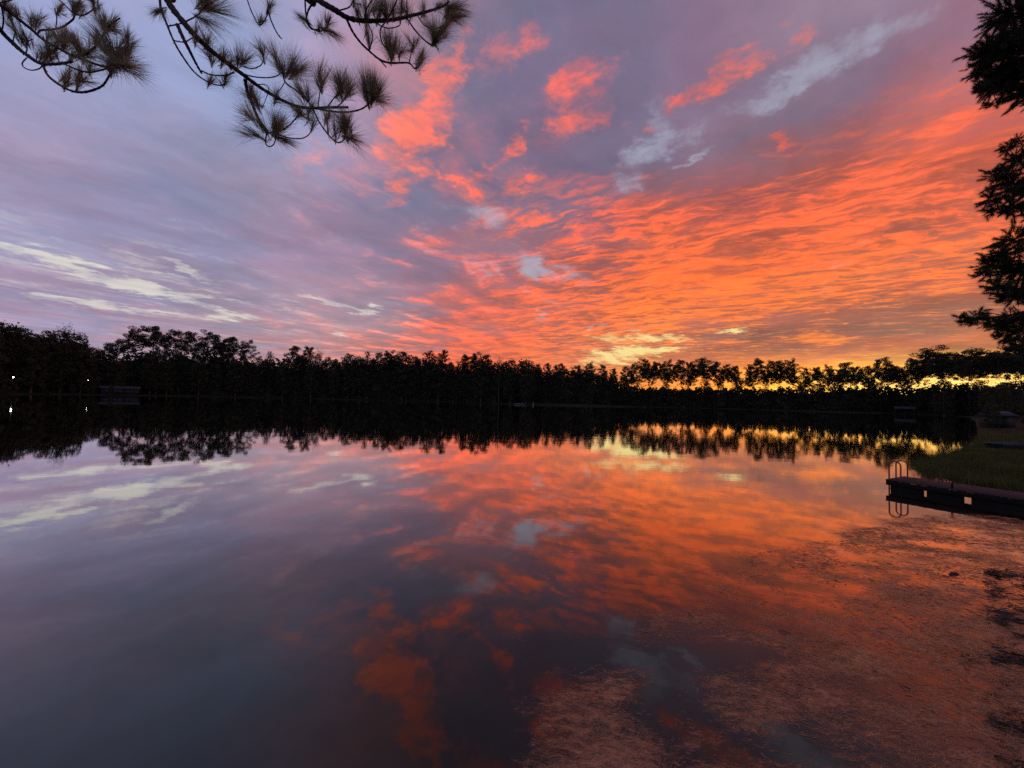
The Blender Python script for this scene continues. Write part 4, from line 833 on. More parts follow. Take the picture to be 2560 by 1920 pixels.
class MB:
    """Collects tubes, boxes and cards, then builds one mesh."""

    def __init__(self):
        self.v, self.f, self.n = [], {}, 0

    def add(self, verts, faces):
        verts = np.asarray(verts, float).reshape(-1, 3)
        faces = np.asarray(faces, int)
        self.v.append(verts)
        self.f.setdefault(faces.shape[1], []).append(faces + self.n)
        self.n += len(verts)

    def tube(self, path, radii, sides=6, cap=True):
        path = np.asarray(path, float)
        n = len(path)
        if np.isscalar(radii):
            radii = [radii] * n
        elif len(radii) != n:
            radii = np.interp(np.linspace(0, 1, n), np.linspace(0, 1, len(radii)), radii)
        tan = np.gradient(path, axis=0)
        tan /= np.maximum(np.linalg.norm(tan, axis=1, keepdims=True), 1e-9)
        up = np.array([0.0, 0, 1]) if abs(tan[0][2]) < 0.9 else np.array([1.0, 0, 0])
        ang = np.arange(sides) * 2 * PI / sides
        rings = []
        for i in range(n):
            s = np.cross(tan[i], up)
            s /= max(np.linalg.norm(s), 1e-9)
            up = np.cross(s, tan[i])
            rings.append(path[i] + radii[i] * (np.cos(ang)[:, None] * s + np.sin(ang)[:, None] * up))
        V = np.concatenate(rings)
        F = []
        for i in range(n - 1):
            for k in range(sides):
                a, b = i * sides + k, i * sides + (k + 1) % sides
                F.append((a, b, b + sides, a + sides))
        self.add(V, F)
        if cap:
            for ring in (rings[0][::-1], rings[-1]):
                c = ring.mean(axis=0)
                self.add(np.concatenate([ring, [c]]), [(k, (k + 1) % sides, sides) for k in range(sides)])

    def box(self, c, size, rotz=0.0, taper=1.0):
        x, y, z = (s / 2 for s in size)
        V = np.array([(sx * x * (taper if sz > 0 else 1), sy * y * (taper if sz > 0 else 1), sz * z) for sz in (-1, 1) for sx, sy in ((-1, -1), (1, -1), (1, 1), (-1, 1))])
        ca, sa = math.cos(rotz), math.sin(rotz)
        V = np.stack([V[:, 0] * ca - V[:, 1] * sa, V[:, 0] * sa + V[:, 1] * ca, V[:, 2]], 1) + np.asarray(c, float)
        self.add(V, [(0, 3, 2, 1), (4, 5, 6, 7), (0, 1, 5, 4), (1, 2, 6, 5), (2, 3, 7, 6), (3, 0, 4, 7)])

    def bevel_box(self, c, size, r=0.01, rotz=0.0):
        bm = bmesh.new()
        bmesh.ops.create_cube(bm, size=1.0)
        for v in bm.verts:
            v.co = Vector((v.co.x * size[0], v.co.y * size[1], v.co.z * size[2]))
        bmesh.ops.bevel(bm, geom=bm.edges[:], offset=r, segments=1, affect='EDGES')
        bm.verts.index_update()
        ca, sa = math.cos(rotz), math.sin(rotz)
        V = np.array([(v.co.x * ca - v.co.y * sa + c[0], v.co.x * sa + v.co.y * ca + c[1], v.co.z + c[2]) for v in bm.verts])
        by = {}
        for f in bm.faces:
            by.setdefault(len(f.verts), []).append([v.index for v in f.verts])
        first = True
        base = self.n
        self.v.append(V)
        self.n += len(V)
        for k, fs in by.items():
            self.f.setdefault(k, []).append(np.asarray(fs) + base)
        bm.free()

    def cards(self, rng, centres, size, aspect=1.0, normals=None):
        """Leaf cards: skewed quads of random size and attitude."""
        c = np.asarray(centres, float)
        n = len(c)
        u = rng.normal(size=(n, 3))
        u /= np.linalg.norm(u, axis=1, keepdims=True)
        w = rng.normal(size=(n, 3)) if normals is None else normals
        v = np.cross(u, w)
        v /= np.maximum(np.linalg.norm(v, axis=1, keepdims=True), 1e-6)
        s = size * rng.uniform(0.55, 1.25, (n, 1)) / 2
        q = [c + s * (a * u * rng.uniform(0.7, 1.2, (n, 1)) + b * v * aspect * rng.uniform(0.6, 1.2, (n, 1))) for a, b in ((-1, -0.6), (0.5, -1), (1, 0.7), (-0.6, 1))]
        V = np.stack(q, 1).reshape(-1, 3)
        self.add(V, np.arange(4 * n).reshape(-1, 4))

    def mesh(self, name, material=None, smooth=False):
        return mesh_np(name, np.concatenate(self.v), [np.concatenate(x) for x in self.f.values()], material, smooth)


# ---------------------------------------------------------------- materials
def material(name, colour, rough=0.8, spec=0.3, var=0.25, scale=3.0, bump=0.0, metal=0.0, translucent=0.0, coords='Object', stretch=(1, 1, 1), colour2=None, detail=5):
    m = bpy.data.materials.new(name)
    m.use_nodes = True
    nt = m.node_tree
    g = Nodes(nt)
    b = nt.nodes['Principled BSDF']
    b.inputs['Roughness'].default_value = rough
    b.inputs['Specular IOR Level'].default_value = spec
    b.inputs['Metallic'].default_value = metal
    tc = g.new('ShaderNodeTexCoord').outputs[coords]
    n = g.noise(g.mapping(tc, scale=stretch), scale, detail, 0.6)
    c2 = colour2 or tuple(c * (1 - var) for c in colour)
    c1 = tuple(min(1, c * (1 + var)) for c in colour) if not colour2 else colour
    col = g.mix(g.step(n, 0.32, 0.68), c2, c1)
    g.put(b.inputs['Base Color'], col)
    if bump:
        bp = g.new('ShaderNodeBump')
        bp.inputs['Strength'].default_value = bump
        bp.inputs['Distance'].default_value = 0.02
        g.put(bp.inputs['Height'], n)
        g.put(b.inputs['Normal'], bp.outputs[0])
    if translucent:
        tr = g.new('ShaderNodeBsdfTranslucent')
        g.put(tr.inputs[0], col)
        mx = g.new('ShaderNodeMixShader')
        mx.inputs[0].default_value = translucent
        nt.links.new(b.outputs[0], mx.inputs[1])
        nt.links.new(tr.outputs[0], mx.inputs[2])
        nt.links.new(mx.outputs[0], nt.nodes['Material Output'].inputs[0])
    return m


def lamp_material(name, colour, strength):
    m = bpy.data.materials.new(name)
    m.use_nodes = True
    b = m.node_tree.nodes['Principled BSDF']
    b.inputs['Base Color'].default_value = (0.8, 0.8, 0.8, 1)
    b.inputs['Emission Color'].default_value = tuple(colour) + (1,)
    b.inputs['Emission Strength'].default_value = strength
    return m


M = {
    'pine_leaf': material('pine_foliage', (0.056, 0.056, 0.030), 0.9, 0.1, 0.35, 0.35, translucent=0.08),
    'leaf': material('broad_foliage', (0.066, 0.062, 0.033), 0.9, 0.1, 0.4, 0.25, translucent=0.08),
    'bark': material('bark', (0.10, 0.07, 0.055), 0.95, 0.1, 0.35, 2.0, 0.5, stretch=(1, 1, 0.3)),
    'twig': material('twig_bark', (0.060, 0.038, 0.034), 0.9, 0.15, 0.4, 40.0, 0.6),
    'needle': material('needles', (0.33, 0.28, 0.16), 0.6, 0.3, 0.35, 6.0, translucent=0.6),
    'near_needle': material('near_needles', (0.045, 0.05, 0.022), 0.7, 0.2, 0.35, 2.0, translucent=0.1),
    'under': material('undergrowth_foliage', (0.048, 0.042, 0.026), 0.95, 0.08, 0.4, 0.15),
    'dock_wood': material('weathered_boards', (0.036, 0.026, 0.024), 0.85, 0.2, 0.35, 5.0, 0.5, stretch=(0.3, 4, 1)),
    'dock_dark': material('shade_dark_timber', (0.012, 0.009, 0.008), 0.8, 0.12, 0.3, 4.0, 0.4),  # near black: the shadow below the deck is put into this colour
    'ladder': material('ladder_metal', (0.24, 0.060, 0.040), 0.45, 0.5, 0.25, 12.0, metal=0.2),
    'hull': material('dull_aluminium', (0.075, 0.075, 0.085), 0.5, 0.4, 0.15, 3.0, 0.1, metal=0.2),
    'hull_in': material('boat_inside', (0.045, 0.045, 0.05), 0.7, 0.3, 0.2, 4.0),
    'white': material('white_paint', (0.42, 0.40, 0.41), 0.6, 0.4, 0.1, 1.5),
    'siding': material('pale_siding', (0.046, 0.042, 0.048), 0.8, 0.2, 0.2, 0.8),
    'shingle': material('roof_shingles', (0.045, 0.041, 0.047), 0.9, 0.2, 0.25, 2.5),
    'glass': material('window_glass', (0.03, 0.03, 0.035), 0.08, 0.6, 0.1, 1.0),
    'trim': material('trim_paint', (0.06, 0.056, 0.06), 0.6, 0.3, 0.1, 2.0),
    'pole': material('pole_timber', (0.025, 0.020, 0.017), 0.9, 0.2, 0.3, 4.0, 0.3),
    'lamp_metal': material('lamp_metal', (0.25, 0.25, 0.26), 0.5, 0.4, 0.1, 8.0, metal=0.8),
    'lamp': lamp_material('lamp_glow', (1.0, 0.97, 0.92), 24.0),
    'lamp_dim': lamp_material('lamp_glow_dim', (1.0, 0.97, 0.92), 11.0),
    'stick': material('soaked_wood', (0.020, 0.013, 0.009), 0.6, 0.4, 0.3, 20.0, 0.3),
}

# ---------------------------------------------------------------- lake outline
SHORE = [(-196, 40), (-192, 92), (-181, 128), (-172.5, 141), (-165, 160), (-150, 182), (-113.6, 207), (-75, 214), (-37.8, 219), (-14, 208), (2, 199), (20, 197), (43.5, 199),
         (58, 206), (80, 225), (112.9, 236), (149, 238), (170, 218), (196, 216), (224, 228), (216, 196), (204, 178), (138, 120), (75, 65), (47.0, 40.6), (34.5, 31), (22.4, 22.6),
         (20.3, 19.6), (19.6, 17.4), (19.2, 15.4), (18.6, 13.4), (17.4, 11.8), (15.7, 10.5), (11, 6.9), (6.6, 3.3), (3.6, 1.95), (0, 1.6), (-6, 1.9), (-20, 4), (-60, 12), (-130, 18)]


def shore_distance(x, y):
    """Signed distance to the lake outline, positive on land."""
    poly = np.asarray(SHORE, float)
    q = np.stack([np.ravel(x), np.ravel(y)], 1).astype(float)
    best = np.full(len(q), 1e9)
    inside = np.zeros(len(q), bool)
    for a, b in zip(poly, np.roll(poly, -1, axis=0)):
        ab = b - a
        tt = np.clip(((q - a) @ ab) / (ab @ ab), 0, 1)
        best = np.minimum(best, np.linalg.norm(q - a - tt[:, None] * ab, axis=1))
        cross = (a[1] > q[:, 1]) != (b[1] > q[:, 1])
        xi = a[0] + (q[:, 1] - a[1]) * ab[0] / (ab[1] if ab[1] else 1e-9)
        inside ^= cross & (q[:, 0] < xi)
    return np.where(inside, -best, best).reshape(np.shape(x))


def ground_z(x, y):
    x = np.asarray(x, float)
    y = np.asarray(y, float)
    d = shore_distance(x, y)
    near = np.exp(-(x ** 2 + (y + 1) ** 2) / 60.0)                    # the bank the photographer stands on
    land = 0.12 + 0.055 * np.maximum(d, 0) ** 0.9 + 1.4 * near * np.clip(d / 1.6, 0, 1)
    land = np.minimum(land, 3.0) + 0.05 * np.sin(x * 0.9 + 1.3 * np.sin(y * 0.5)) * np.clip(d / 2, 0, 1)
    bed = -0.5 - 0.08 * np.minimum(-d, 20)
    edge = np.clip((d + 0.25) / 0.5, 0, 1)
    return bed * (1 - edge) + land * edge


# ---------------------------------------------------------------- ground
na, radii = 420, np.concatenate([[0.3], np.geomspace(0.8, 420, 150), np.geomspace(460, 6000, 14)])
ang = np.concatenate([np.linspace(-PI, -1.15, 50, endpoint=False), np.linspace(-1.15, 1.15, na - 100, endpoint=False), np.linspace(1.15, PI, 50, endpoint=False)])
R_, A_ = np.meshgrid(radii, ang, indexing='ij')
gx, gy = R_ * np.sin(A_), R_ * np.cos(A_)
gz = ground_z(gx, gy)
gv = np.stack([gx, gy, gz], -1).reshape(-1, 3)
nr, nang = R_.shape
ii, jj = np.meshgrid(np.arange(nr - 1), np.arange(nang), indexing='ij')
j2 = (jj + 1) % nang
gf = np.stack([ii * nang + jj, ii * nang + j2, (ii + 1) * nang + j2, (ii + 1) * nang + jj], -1).reshape(-1, 4)[:, ::-1]
gm = bpy.data.materials.new('lake_bank_grass')
gm.use_nodes = True
g = Nodes(gm.node_tree)
b = gm.node_tree.nodes['Principled BSDF']
tc = g.new('ShaderNodeTexCoord').outputs['Object']
n1 = g.noise(tc, 0.35, 6, 0.65)
n2 = g.noise(tc, 7.0, 4, 0.7)
c = g.mix(g.step(n1, 0.38, 0.62), (0.014, 0.013, 0.005), (0.030, 0.033, 0.008))
c = g.mix(g.m('MULTIPLY', g.step(n2, 0.4, 0.7), 0.5), c, (0.012, 0.012, 0.004))
g.put(b.inputs['Base Color'], c)
b.inputs['Roughness'].default_value = 0.95
b.inputs['Specular IOR Level'].default_value = 0.1
bp = g.new('ShaderNodeBump')
bp.inputs['Strength'].default_value = 0.7
bp.inputs['Distance'].default_value = 0.08
g.put(bp.inputs['Height'], n2)
g.put(b.inputs['Normal'], bp.outputs[0])
ground = obj('ground', mesh_np('ground', gv, gf, gm, True))
ground['kind'] = 'structure'

# ---------------------------------------------------------------- water
wm = bpy.data.materials.new('still_lake_water')
wm.use_nodes = True
g = Nodes(wm.node_tree)
tc = g.new('ShaderNodeTexCoord').outputs['Object']
rp1 = g.noise(g.mapping(tc, scale=(0.5, 1.0, 1)), 0.55, 3, 0.5)
rp2 = g.noise(g.aniso(tc, 0.35, (0.8, 1.6, 1)), 3.5, 3, 0.55)
calm = g.step(g.noise(g.mapping(tc, scale=(0.25, 1.0, 1)), 0.045, 3, 0.5), 0.40, 0.62)    # faint breeze lanes
h = g.m('MULTIPLY', g.m('ADD', g.m('MULTIPLY', rp1, 0.007), g.m('MULTIPLY', rp2, 0.0014)), g.m('ADD', 0.45, g.m('MULTIPLY', calm, 0.9)))
bp = g.new('ShaderNodeBump')
bp.inputs['Strength'].default_value = 0.55
bp.inputs['Distance'].default_value = 1.0
g.put(bp.inputs['Height'], h)
fr = g.new('ShaderNodeFresnel')
fr.inputs['IOR'].default_value = 1.333
nt_ = wm.node_tree
nt_.links.new(bp.outputs[0], fr.inputs['Normal'])
body = g.new('ShaderNodeBsdfDiffuse')
g.put(body.inputs['Color'], g.mix(g.step(g.noise(tc, 0.8, 4, 0.6), 0.35, 0.65), (0.014, 0.0105, 0.006), (0.022, 0.016, 0.009)))
gl = g.new('ShaderNodeBsdfGlossy')
gl.inputs['Color'].default_value = (1, 1, 1, 1)
gl.inputs['Roughness'].default_value = 0.022
nt_.links.new(bp.outputs[0], gl.inputs['Normal'])
mxw = g.new('ShaderNodeMixShader')
g.put(mxw.inputs[0], g.m('SUBTRACT', 1.0, g.m('EXPONENT', g.m('MULTIPLY', g.m('POWER', fr.outputs[0], 1.45), -6.2))))
nt_.links.new(body.outputs[0], mxw.inputs[1])
nt_.links.new(gl.outputs[0], mxw.inputs[2])
nt_.nodes.remove(nt_.nodes['Principled BSDF'])
nt_.links.new(mxw.outputs[0], nt_.nodes['Material Output'].inputs[0])
water = obj('water', mesh_np('water', [(-330, -60, 0), (330, -60, 0), (330, 330, 0), (-330, 330, 0)], np.array([[0, 1, 2, 3]]), wm))
water['kind'] = 'structure'


# ---------------------------------------------------------------- far trees: kinds built 25 m tall
def pine_kind(seed):
    rng = np.random.default_rng(seed)
    wood, crown = MB(), MB()
    lean = rng.normal(0, 0.35, 2)
    path = [(lean[0] * (h / 25) ** 1.5 + 0.15 * math.sin(h * 0.4 + seed), lean[1] * (h / 25) ** 1.5, h) for h in np.linspace(-1.5, 24.2, 12)]
    wood.tube(path, [0.34, 0.30, 0.24, 0.17, 0.06], 6)
    start = rng.uniform(0.54, 0.67)
    nl = rng.integers(22, 28)
    lop = rng.uniform(0, 2 * PI)
    for i in range(nl):
        f = start + (0.985 - start) * (i + rng.uniform(0, 0.8)) / nl
        rel = (f - start) / (1 - start)
        a = i * 2.4 + rng.uniform(-0.5, 0.5)
        prof = (0.55 + 0.75 * math.sin(PI * min(1, rel * 0.95 + 0.18))) if rel < 0.93 else 0.5
        L = rng.uniform(2.0, 4.0) * prof * (1 + 0.25 * math.cos(a - lop))
        k = np.array([math.cos(a), math.sin(a), 0])
        z0 = 25 * f
        x0 = np.array([np.interp(z0, [p[2] for p in path], [p[0] for p in path]), np.interp(z0, [p[2] for p in path], [p[1] for p in path]), z0])
        tip = x0 + k * L + np.array([0, 0, L * rng.uniform(0.15, 0.7)])
        midp = (x0 + tip) / 2 + np.array([0, 0, -0.12 * L])
        wood.tube([x0, midp, tip], [0.10, 0.07, 0.03], 4, cap=False)
        for u in (0.45, 0.75, 1.0)[(0 if L > 2.2 else 1):]:
            if rng.random() < 0.12:
                continue
            cc = x0 + (tip - x0) * u + rng.normal(0, 0.25, 3)
            r = rng.uniform(0.75, 1.25)
            m = int(95 * r)
            p = rng.normal(size=(m, 3))
            p = p / np.linalg.norm(p, axis=1, keepdims=True) * rng.uniform(0.35, 1, (m, 1)) ** 0.6
            crown.cards(rng, cc + p * np.array([r, r, r * 0.72]), 0.42, 0.5)
    # a few thin shaded branches below the crown
    for i in range(5):
        z0 = 25 * rng.uniform(0.40, start)
        a = rng.uniform(0, 2 * PI)
        L = rng.uniform(0.8, 2.2)
        e = np.array([math.cos(a) * L, math.sin(a) * L, z0 + rng.uniform(-0.2, 0.7)])
        tx = np.array([np.interp(z0, [p[2] for p in path], [p[0] for p in path]), np.interp(z0, [p[2] for p in path], [p[1] for p in path]), z0])
        e[:2] += tx[:2]
        wood.tube([tx, e], [0.05, 0.02], 4, cap=False)
        crown.cards(rng, e + rng.normal(0, 0.45, (rng.integers(4, 16), 3)), 0.5, 0.55)
    for _ in range(3):
        cc = np.array(path[-1]) + rng.normal(0, 0.5, 3) + np.array([0, 0, 0.1])
        p = rng.normal(size=(24, 3)) * np.array([0.55, 0.55, 0.4])
        crown.cards(rng, cc + p, 0.5, 0.55)
    return wood.mesh('pine_trunk', M['bark']), crown.mesh('pine_crown', M['pine_leaf'])


def broad_kind(seed):
    rng = np.random.default_rng(seed)
    wood, crown = MB(), MB()
    wood.tube([(0, 0, -1.5), (0.2, 0, 6), (0, 0.2, 14), (0.1, 0, 22.5)], [0.42, 0.34, 0.22, 0.10], 6)
    n = 46
    for i in range(n):
        f = (i + 0.5) / n
        z = 3.0 + 20.5 * f
        w = 4.6 * (1 - max(0, (z - 13) / 12.2) ** 2.2) ** 0.5 * (0.75 + 0.25 * min(1, z / 9))
        a = i * 2.4 + rng.uniform(-0.4, 0.4)
        d = w * rng.uniform(0.35, 1.0) ** 0.5 * 0.86
        cc = np.array([math.cos(a) * d, math.sin(a) * d, z + rng.normal(0, 0.4)])
        wood.tube([(0, 0, max(2, z - 2.5)), cc * np.array([0.5, 0.5, 1]) - np.array([0, 0, 0.6]), cc], [0.10, 0.06, 0.02], 4, cap=False)
        r = rng.uniform(1.2, 2.0)
        m = int(85 * r)
        p = rng.normal(size=(m, 3))
        p = p / np.linalg.norm(p, axis=1, keepdims=True) * rng.uniform(0.3, 1, (m, 1)) ** 0.5
        crown.cards(rng, cc + p * np.array([r, r, r * 0.8]), 0.52, 0.7)
    p = rng.normal(size=(60, 3)) * np.array([1.0, 1.0, 0.55]) + np.array([0, 0, 23.8])
    crown.cards(rng, p, 0.6, 0.8)
    return wood.mesh('broad_trunk', M['bark']), crown.mesh('broad_crown', M['leaf'])


def spire_kind(seed):
    rng = np.random.default_rng(seed)
    wood, crown = MB(), MB()
    wood.tube([(0, 0, -1.5), (0, 0, 12), (0, 0, 24.5)], [0.34, 0.2, 0.05], 6)
    for i in range(70):
        z = 3 + 21.6 * (i / 70)
        w = 0.5 + 3.4 * (1 - (z / 25)) ** 0.7
        a = i * 2.4
        d = w * rng.uniform(0.3, 1.0)
        cc = np.array([math.cos(a) * d, math.sin(a) * d, z])
        wood.tube([(0, 0, z), cc], [0.05, 0.02], 4, cap=False)
        p = rng.normal(size=(26, 3)) * np.array([0.55, 0.55, 0.45])
        crown.cards(rng, cc + p, 0.55, 0.6)
    return wood.mesh('spire_trunk', M['bark']), crown.mesh('spire_crown', M['leaf'])


def airy_kind(seed, leafy=True):
    rng = np.random.default_rng(seed)
    wood, crown = MB(), MB()
    wood.tube([(0, 0, -1.5), (0.2, 0.1, 10), (0, 0, 17), (0.1, 0, 24)], [0.3, 0.2, 0.12, 0.03], 6)
    for i in range(44):
        z0 = 8 + 13.5 * i / 44
        a = i * 2.4 + rng.uniform(-0.4, 0.4)
        L = (4.6 - 2.6 * i / 44) * rng.uniform(0.7, 1.1)
        k = np.array([math.cos(a) * 0.75, math.sin(a) * 0.75, 0.85])
        tip = np.array([0, 0, z0]) + k * L
        tip[2] = min(tip[2], 25.0)
        mid = np.array([0, 0, z0]) + k * L * 0.5 + rng.normal(0, 0.15, 3)
        wood.tube([(0, 0, z0), mid, tip], [0.09, 0.06, 0.02], 4, cap=False)
        for _ in range(5):
            s = mid + (tip - mid) * rng.random()
            e = s + rng.normal(0, 0.6, 3) + np.array([0, 0, 0.7])
            wood.tube([s, e], [0.035, 0.015], 3, cap=False)
            if leafy:
                crown.cards(rng, e + rng.normal(0, 0.35, (7, 3)), 0.42, 0.5)
        if not leafy:
            crown.cards(rng, tip + rng.normal(0, 0.4, (3, 3)), 0.26, 0.4)
    return wood.mesh('airy_trunk', M['bark']), crown.mesh('airy_crown', M['leaf'])


KINDS = {
    'pine': [pine_kind(s) for s in (1, 2, 3, 4, 5, 6, 7)],
    'broad': [broad_kind(s) for s in (11, 12, 13, 14)],
    'spire': [spire_kind(21), spire_kind(22)],
    'airy': [airy_kind(31)],
    'bare': [airy_kind(41, False)],
}
NAMES = {'pine': 'pine_tree', 'broad': 'broadleaf_tree', 'spire': 'pointed_tree', 'airy': 'airy_tree', 'bare': 'bare_tree'}
trng = random.Random(5)
turn = {k: 0 for k in KINDS}


def plant(x, y, top, kind, width, label, group):
    wood, crown = KINDS[kind][turn[kind] % len(KINDS[kind])]
    turn[kind] += 1
    gz0 = float(ground_z(x, y))
    s = (top - gz0) / 25.0
    root = thing(NAMES[kind], label, 'tree', (x, y, gz0), trng.uniform(0, 2 * PI), group)
    root.scale = (s * width, s * width, s)
    obj('trunk', wood, root)
    obj('crown', crown, root)
    return root


for x, y, top, kind, width, label, _ in TREES:
    plant(x, y, top, kind, width, label, 'trees along the far shore')
ROW_GROUP = {1: 'lower trees of the left mass', 2: 'lower trees under the left pine clump', 3: 'lower trees of the middle shore mass', 4: 'lower trees above the floating dock',
             5: 'trees behind the lawn strip', 6: 'pines with orange sky between the trunks', 7: 'pines with yellow sky between the trunks', 8: 'pines at the right end of the shore', 9: 'small trees under the right pines'}
for x, y, top, kind, width, label, k in ROWS:
    plant(x, y, top, kind, width, label, ROW_GROUP[k])

# dense undergrowth under the trees: one mass
rng = np.random.default_rng(3)
U = np.array(UNDERGROWTH)
seg = np.linalg.norm(np.diff(U[:, :2], axis=0), axis=1)
cum = np.concatenate([[0], np.cumsum(seg)])
n = 80000
sp = rng.uniform(0, cum[-1], n)
ux, uy, uh = (np.interp(sp, cum, U[:, i]) for i in range(3))
depth = rng.uniform(0, 9, n)
lump = 0.98 + 0.05 * np.sin(sp * 0.23) + 0.06 * np.sin(sp * 0.61 + 1) * np.sin(sp * 0.11) + 0.05 * np.sin(sp * 1.3) + rng.normal(0, 0.05, n)
rightward = np.clip((ux - 30) / 40, 0, 1)
lump += rightward * np.where(rng.random(n) < 0.10, 0.32 * np.maximum(0, np.sin(sp * 0.37) * np.sin(sp * 0.9 + 2)) * rng.random(n), 0)
rad = np.hypot(ux, uy)
px_, py_ = ux * (1 + depth / rad), uy * (1 + depth / rad)
zb = ground_z(px_, py_)
pz = zb + np.maximum(uh - zb, 1.0) * lump * rng.uniform(0, 1, n) ** 0.85
ub = MB()
ub.cards(rng, np.stack([px_, py_, pz], 1), 1.25, 0.75)
# added opaque core: lumpy closed bank in the leaves, stops sky leaking through
s_ = np.arange(0, cum[-1], 1.6)
hx, hy, hh = (np.interp(s_, cum, U[:, i]) for i in range(3))
hr = np.hypot(hx, hy)
hk = 0.80 + 0.08 * np.sin(s_ * 0.45) + rng.normal(0, 0.03, len(s_))
ring = []
for off, fr in ((3.0, 0.0), (2.4, 0.45), (3.4, 0.85), (5.0, 1.0), (6.8, 0.85), (7.6, 0.45), (7.0, 0.0)):
    o_ = off + rng.normal(0, 0.35, len(s_))
    x_, y_ = hx * (1 + o_ / hr), hy * (1 + o_ / hr)
    z0_ = ground_z(x_, y_) - 0.3
    ring.append(np.stack([x_, y_, z0_ + (hh - z0_) * hk * fr], 1))
ring = np.stack(ring, 1)
ns_, nk_ = ring.shape[:2]
a_i = (np.arange(ns_ - 1)[:, None] * nk_ + np.arange(nk_ - 1)[None, :]).ravel()
ub.add(ring.reshape(-1, 3), np.stack([a_i, a_i + 1, a_i + nk_ + 1, a_i + nk_], 1))
ug = obj('undergrowth', ub.mesh('undergrowth', M['under']))
tag(ug, 'dense dark undergrowth below the trees along the far shore', 'undergrowth', kind='stuff')

# bushes and small trees on the right bank, half hidden behind the near pine
for x, y, top, w, lab in ((82, 62, 7.4, 1.6, 'low dark bush left of the grey shed on the right bank'), (100, 74, 9.0, 1.5, 'dark bush behind the grey shed on the right bank'),
                          (86, 60, 7.0, 1.7, 'dark bush at the right edge beyond the silver boat'), (112, 90, 9.8, 1.4, 'bush on the right bank between the shed and the cove'),
                          (77.5, 64.5, 4.3, 1.5, 'low bush in front of the left half of the grey shed'), (132, 108, 10.5, 1.4, 'bush at the mouth of the cove on the right bank'), (165, 138, 12.0, 1.3, 'tall bush on the far end of the right bank')):
    plant(x, y, top, 'broad', w, lab, 'bushes on the right bank')
for x, y, top, w, lab in ((-163.5, 163.5, 4.4, 1.3, 'low bush in front of the right end of the right long house'), (-174.5, 159.0, 4.2, 1.3, 'low bush in front of the left long house by the second lamp'),
                          (-169.0, 161.5, 3.4, 1.5, 'lowest bush between the two long houses')):
    plant(x, y, top, 'broad', w, lab, 'bushes before the lake houses')


# ---------------------------------------------------------------- far buildings, lamps, small docks
def gable(mb, cx, cy, z0, w, d, h, over=0.4):
    x, y = w / 2 + over, d / 2 + over
    V = [(cx - x, cy - y, z0), (cx + x, cy - y, z0), (cx + x, cy + y, z0), (cx - x, cy + y, z0), (cx - x, cy, z0 + h), (cx + x, cy, z0 + h)]
    V += [(a, b_, c_ - 0.15) for a, b_, c_ in V[:4]]
    mb.add(V, [(0, 1, 5, 4), (2, 3, 4, 5), (0, 6, 7, 1), (2, 8, 9, 3), (6, 9, 8, 7)])
    mb.add(V, [(0, 4, 3), (1, 2, 5)])
    mb.add(V, [(1, 7, 8, 2), (3, 9, 6, 0)])


def lake_house(label, loc, rotz, w, d, h, rh, wins, door):
    t = thing('lake_house', label, 'house', loc, rotz, 'low lake houses on the left shore')
    mb = MB()
    mb.box((0, 0, h / 2), (w, d, h))
    obj('wall', mb.mesh('house_wall', M['siding']), t)
    mb = MB()
    gable(mb, 0, 0, h + 0.15, w, d, rh)
    roof = obj('roof', mb.mesh('house_roof', M['shingle']), t)
    mb = MB()
    mb.box((w * 0.3, 0.3, h + rh * 0.8), (0.6, 0.6, 1.3))
    obj('chimney', mb.mesh('chimney', M['pole']), roof)
    for wx_ in wins:
        mb = MB()
        for cx, cz, sx, sz in ((0, 0.58, 1.3, 0.1), (0, -0.58, 1.3, 0.1), (-0.6, 0, 0.1, 1.06), (0.6, 0, 0.1, 1.06)):
            mb.box((wx_ + cx, -d / 2 - 0.04, h * 0.58 + cz), (sx, 0.08, sz))
        f = obj('window', mb.mesh('window_frame', M['trim']), t)
        mb = MB()
        mb.box((wx_, -d / 2 - 0.012, h * 0.58), (1.1, 0.02, 1.06))
        obj('pane', mb.mesh('window_pane', M['glass']), f)
    mb = MB()
    mb.box((door, -d / 2 - 0.03, 1.05), (0.95, 0.06, 2.1))
    dr = obj('door', mb.mesh('house_door', M['pole']), t)
    mb = MB()
    mb.box((door + 0.36, -d / 2 - 0.09, 1.0), (0.06, 0.06, 0.12))
    obj('handle', mb.mesh('door_handle', M['lamp_metal']), dr)
    return t


def on_ground(x, y):
    return (x, y, float(ground_z(x, y)))


lake_house('left long low pale house under the second lit lamp on the left shore', on_ground(-178.0, 166.0), math.radians(47), 9.5, 5.0, 2.2, 0.9, (-3.2, -0.6, 2.0), 3.7)
lake_house('right long low pale house on the left shore below the flat-topped pine', on_ground(-167.0, 171.0), math.radians(44), 11.5, 5.0, 2.3, 1.0, (-4.2, -1.6, 3.6), 1.2)


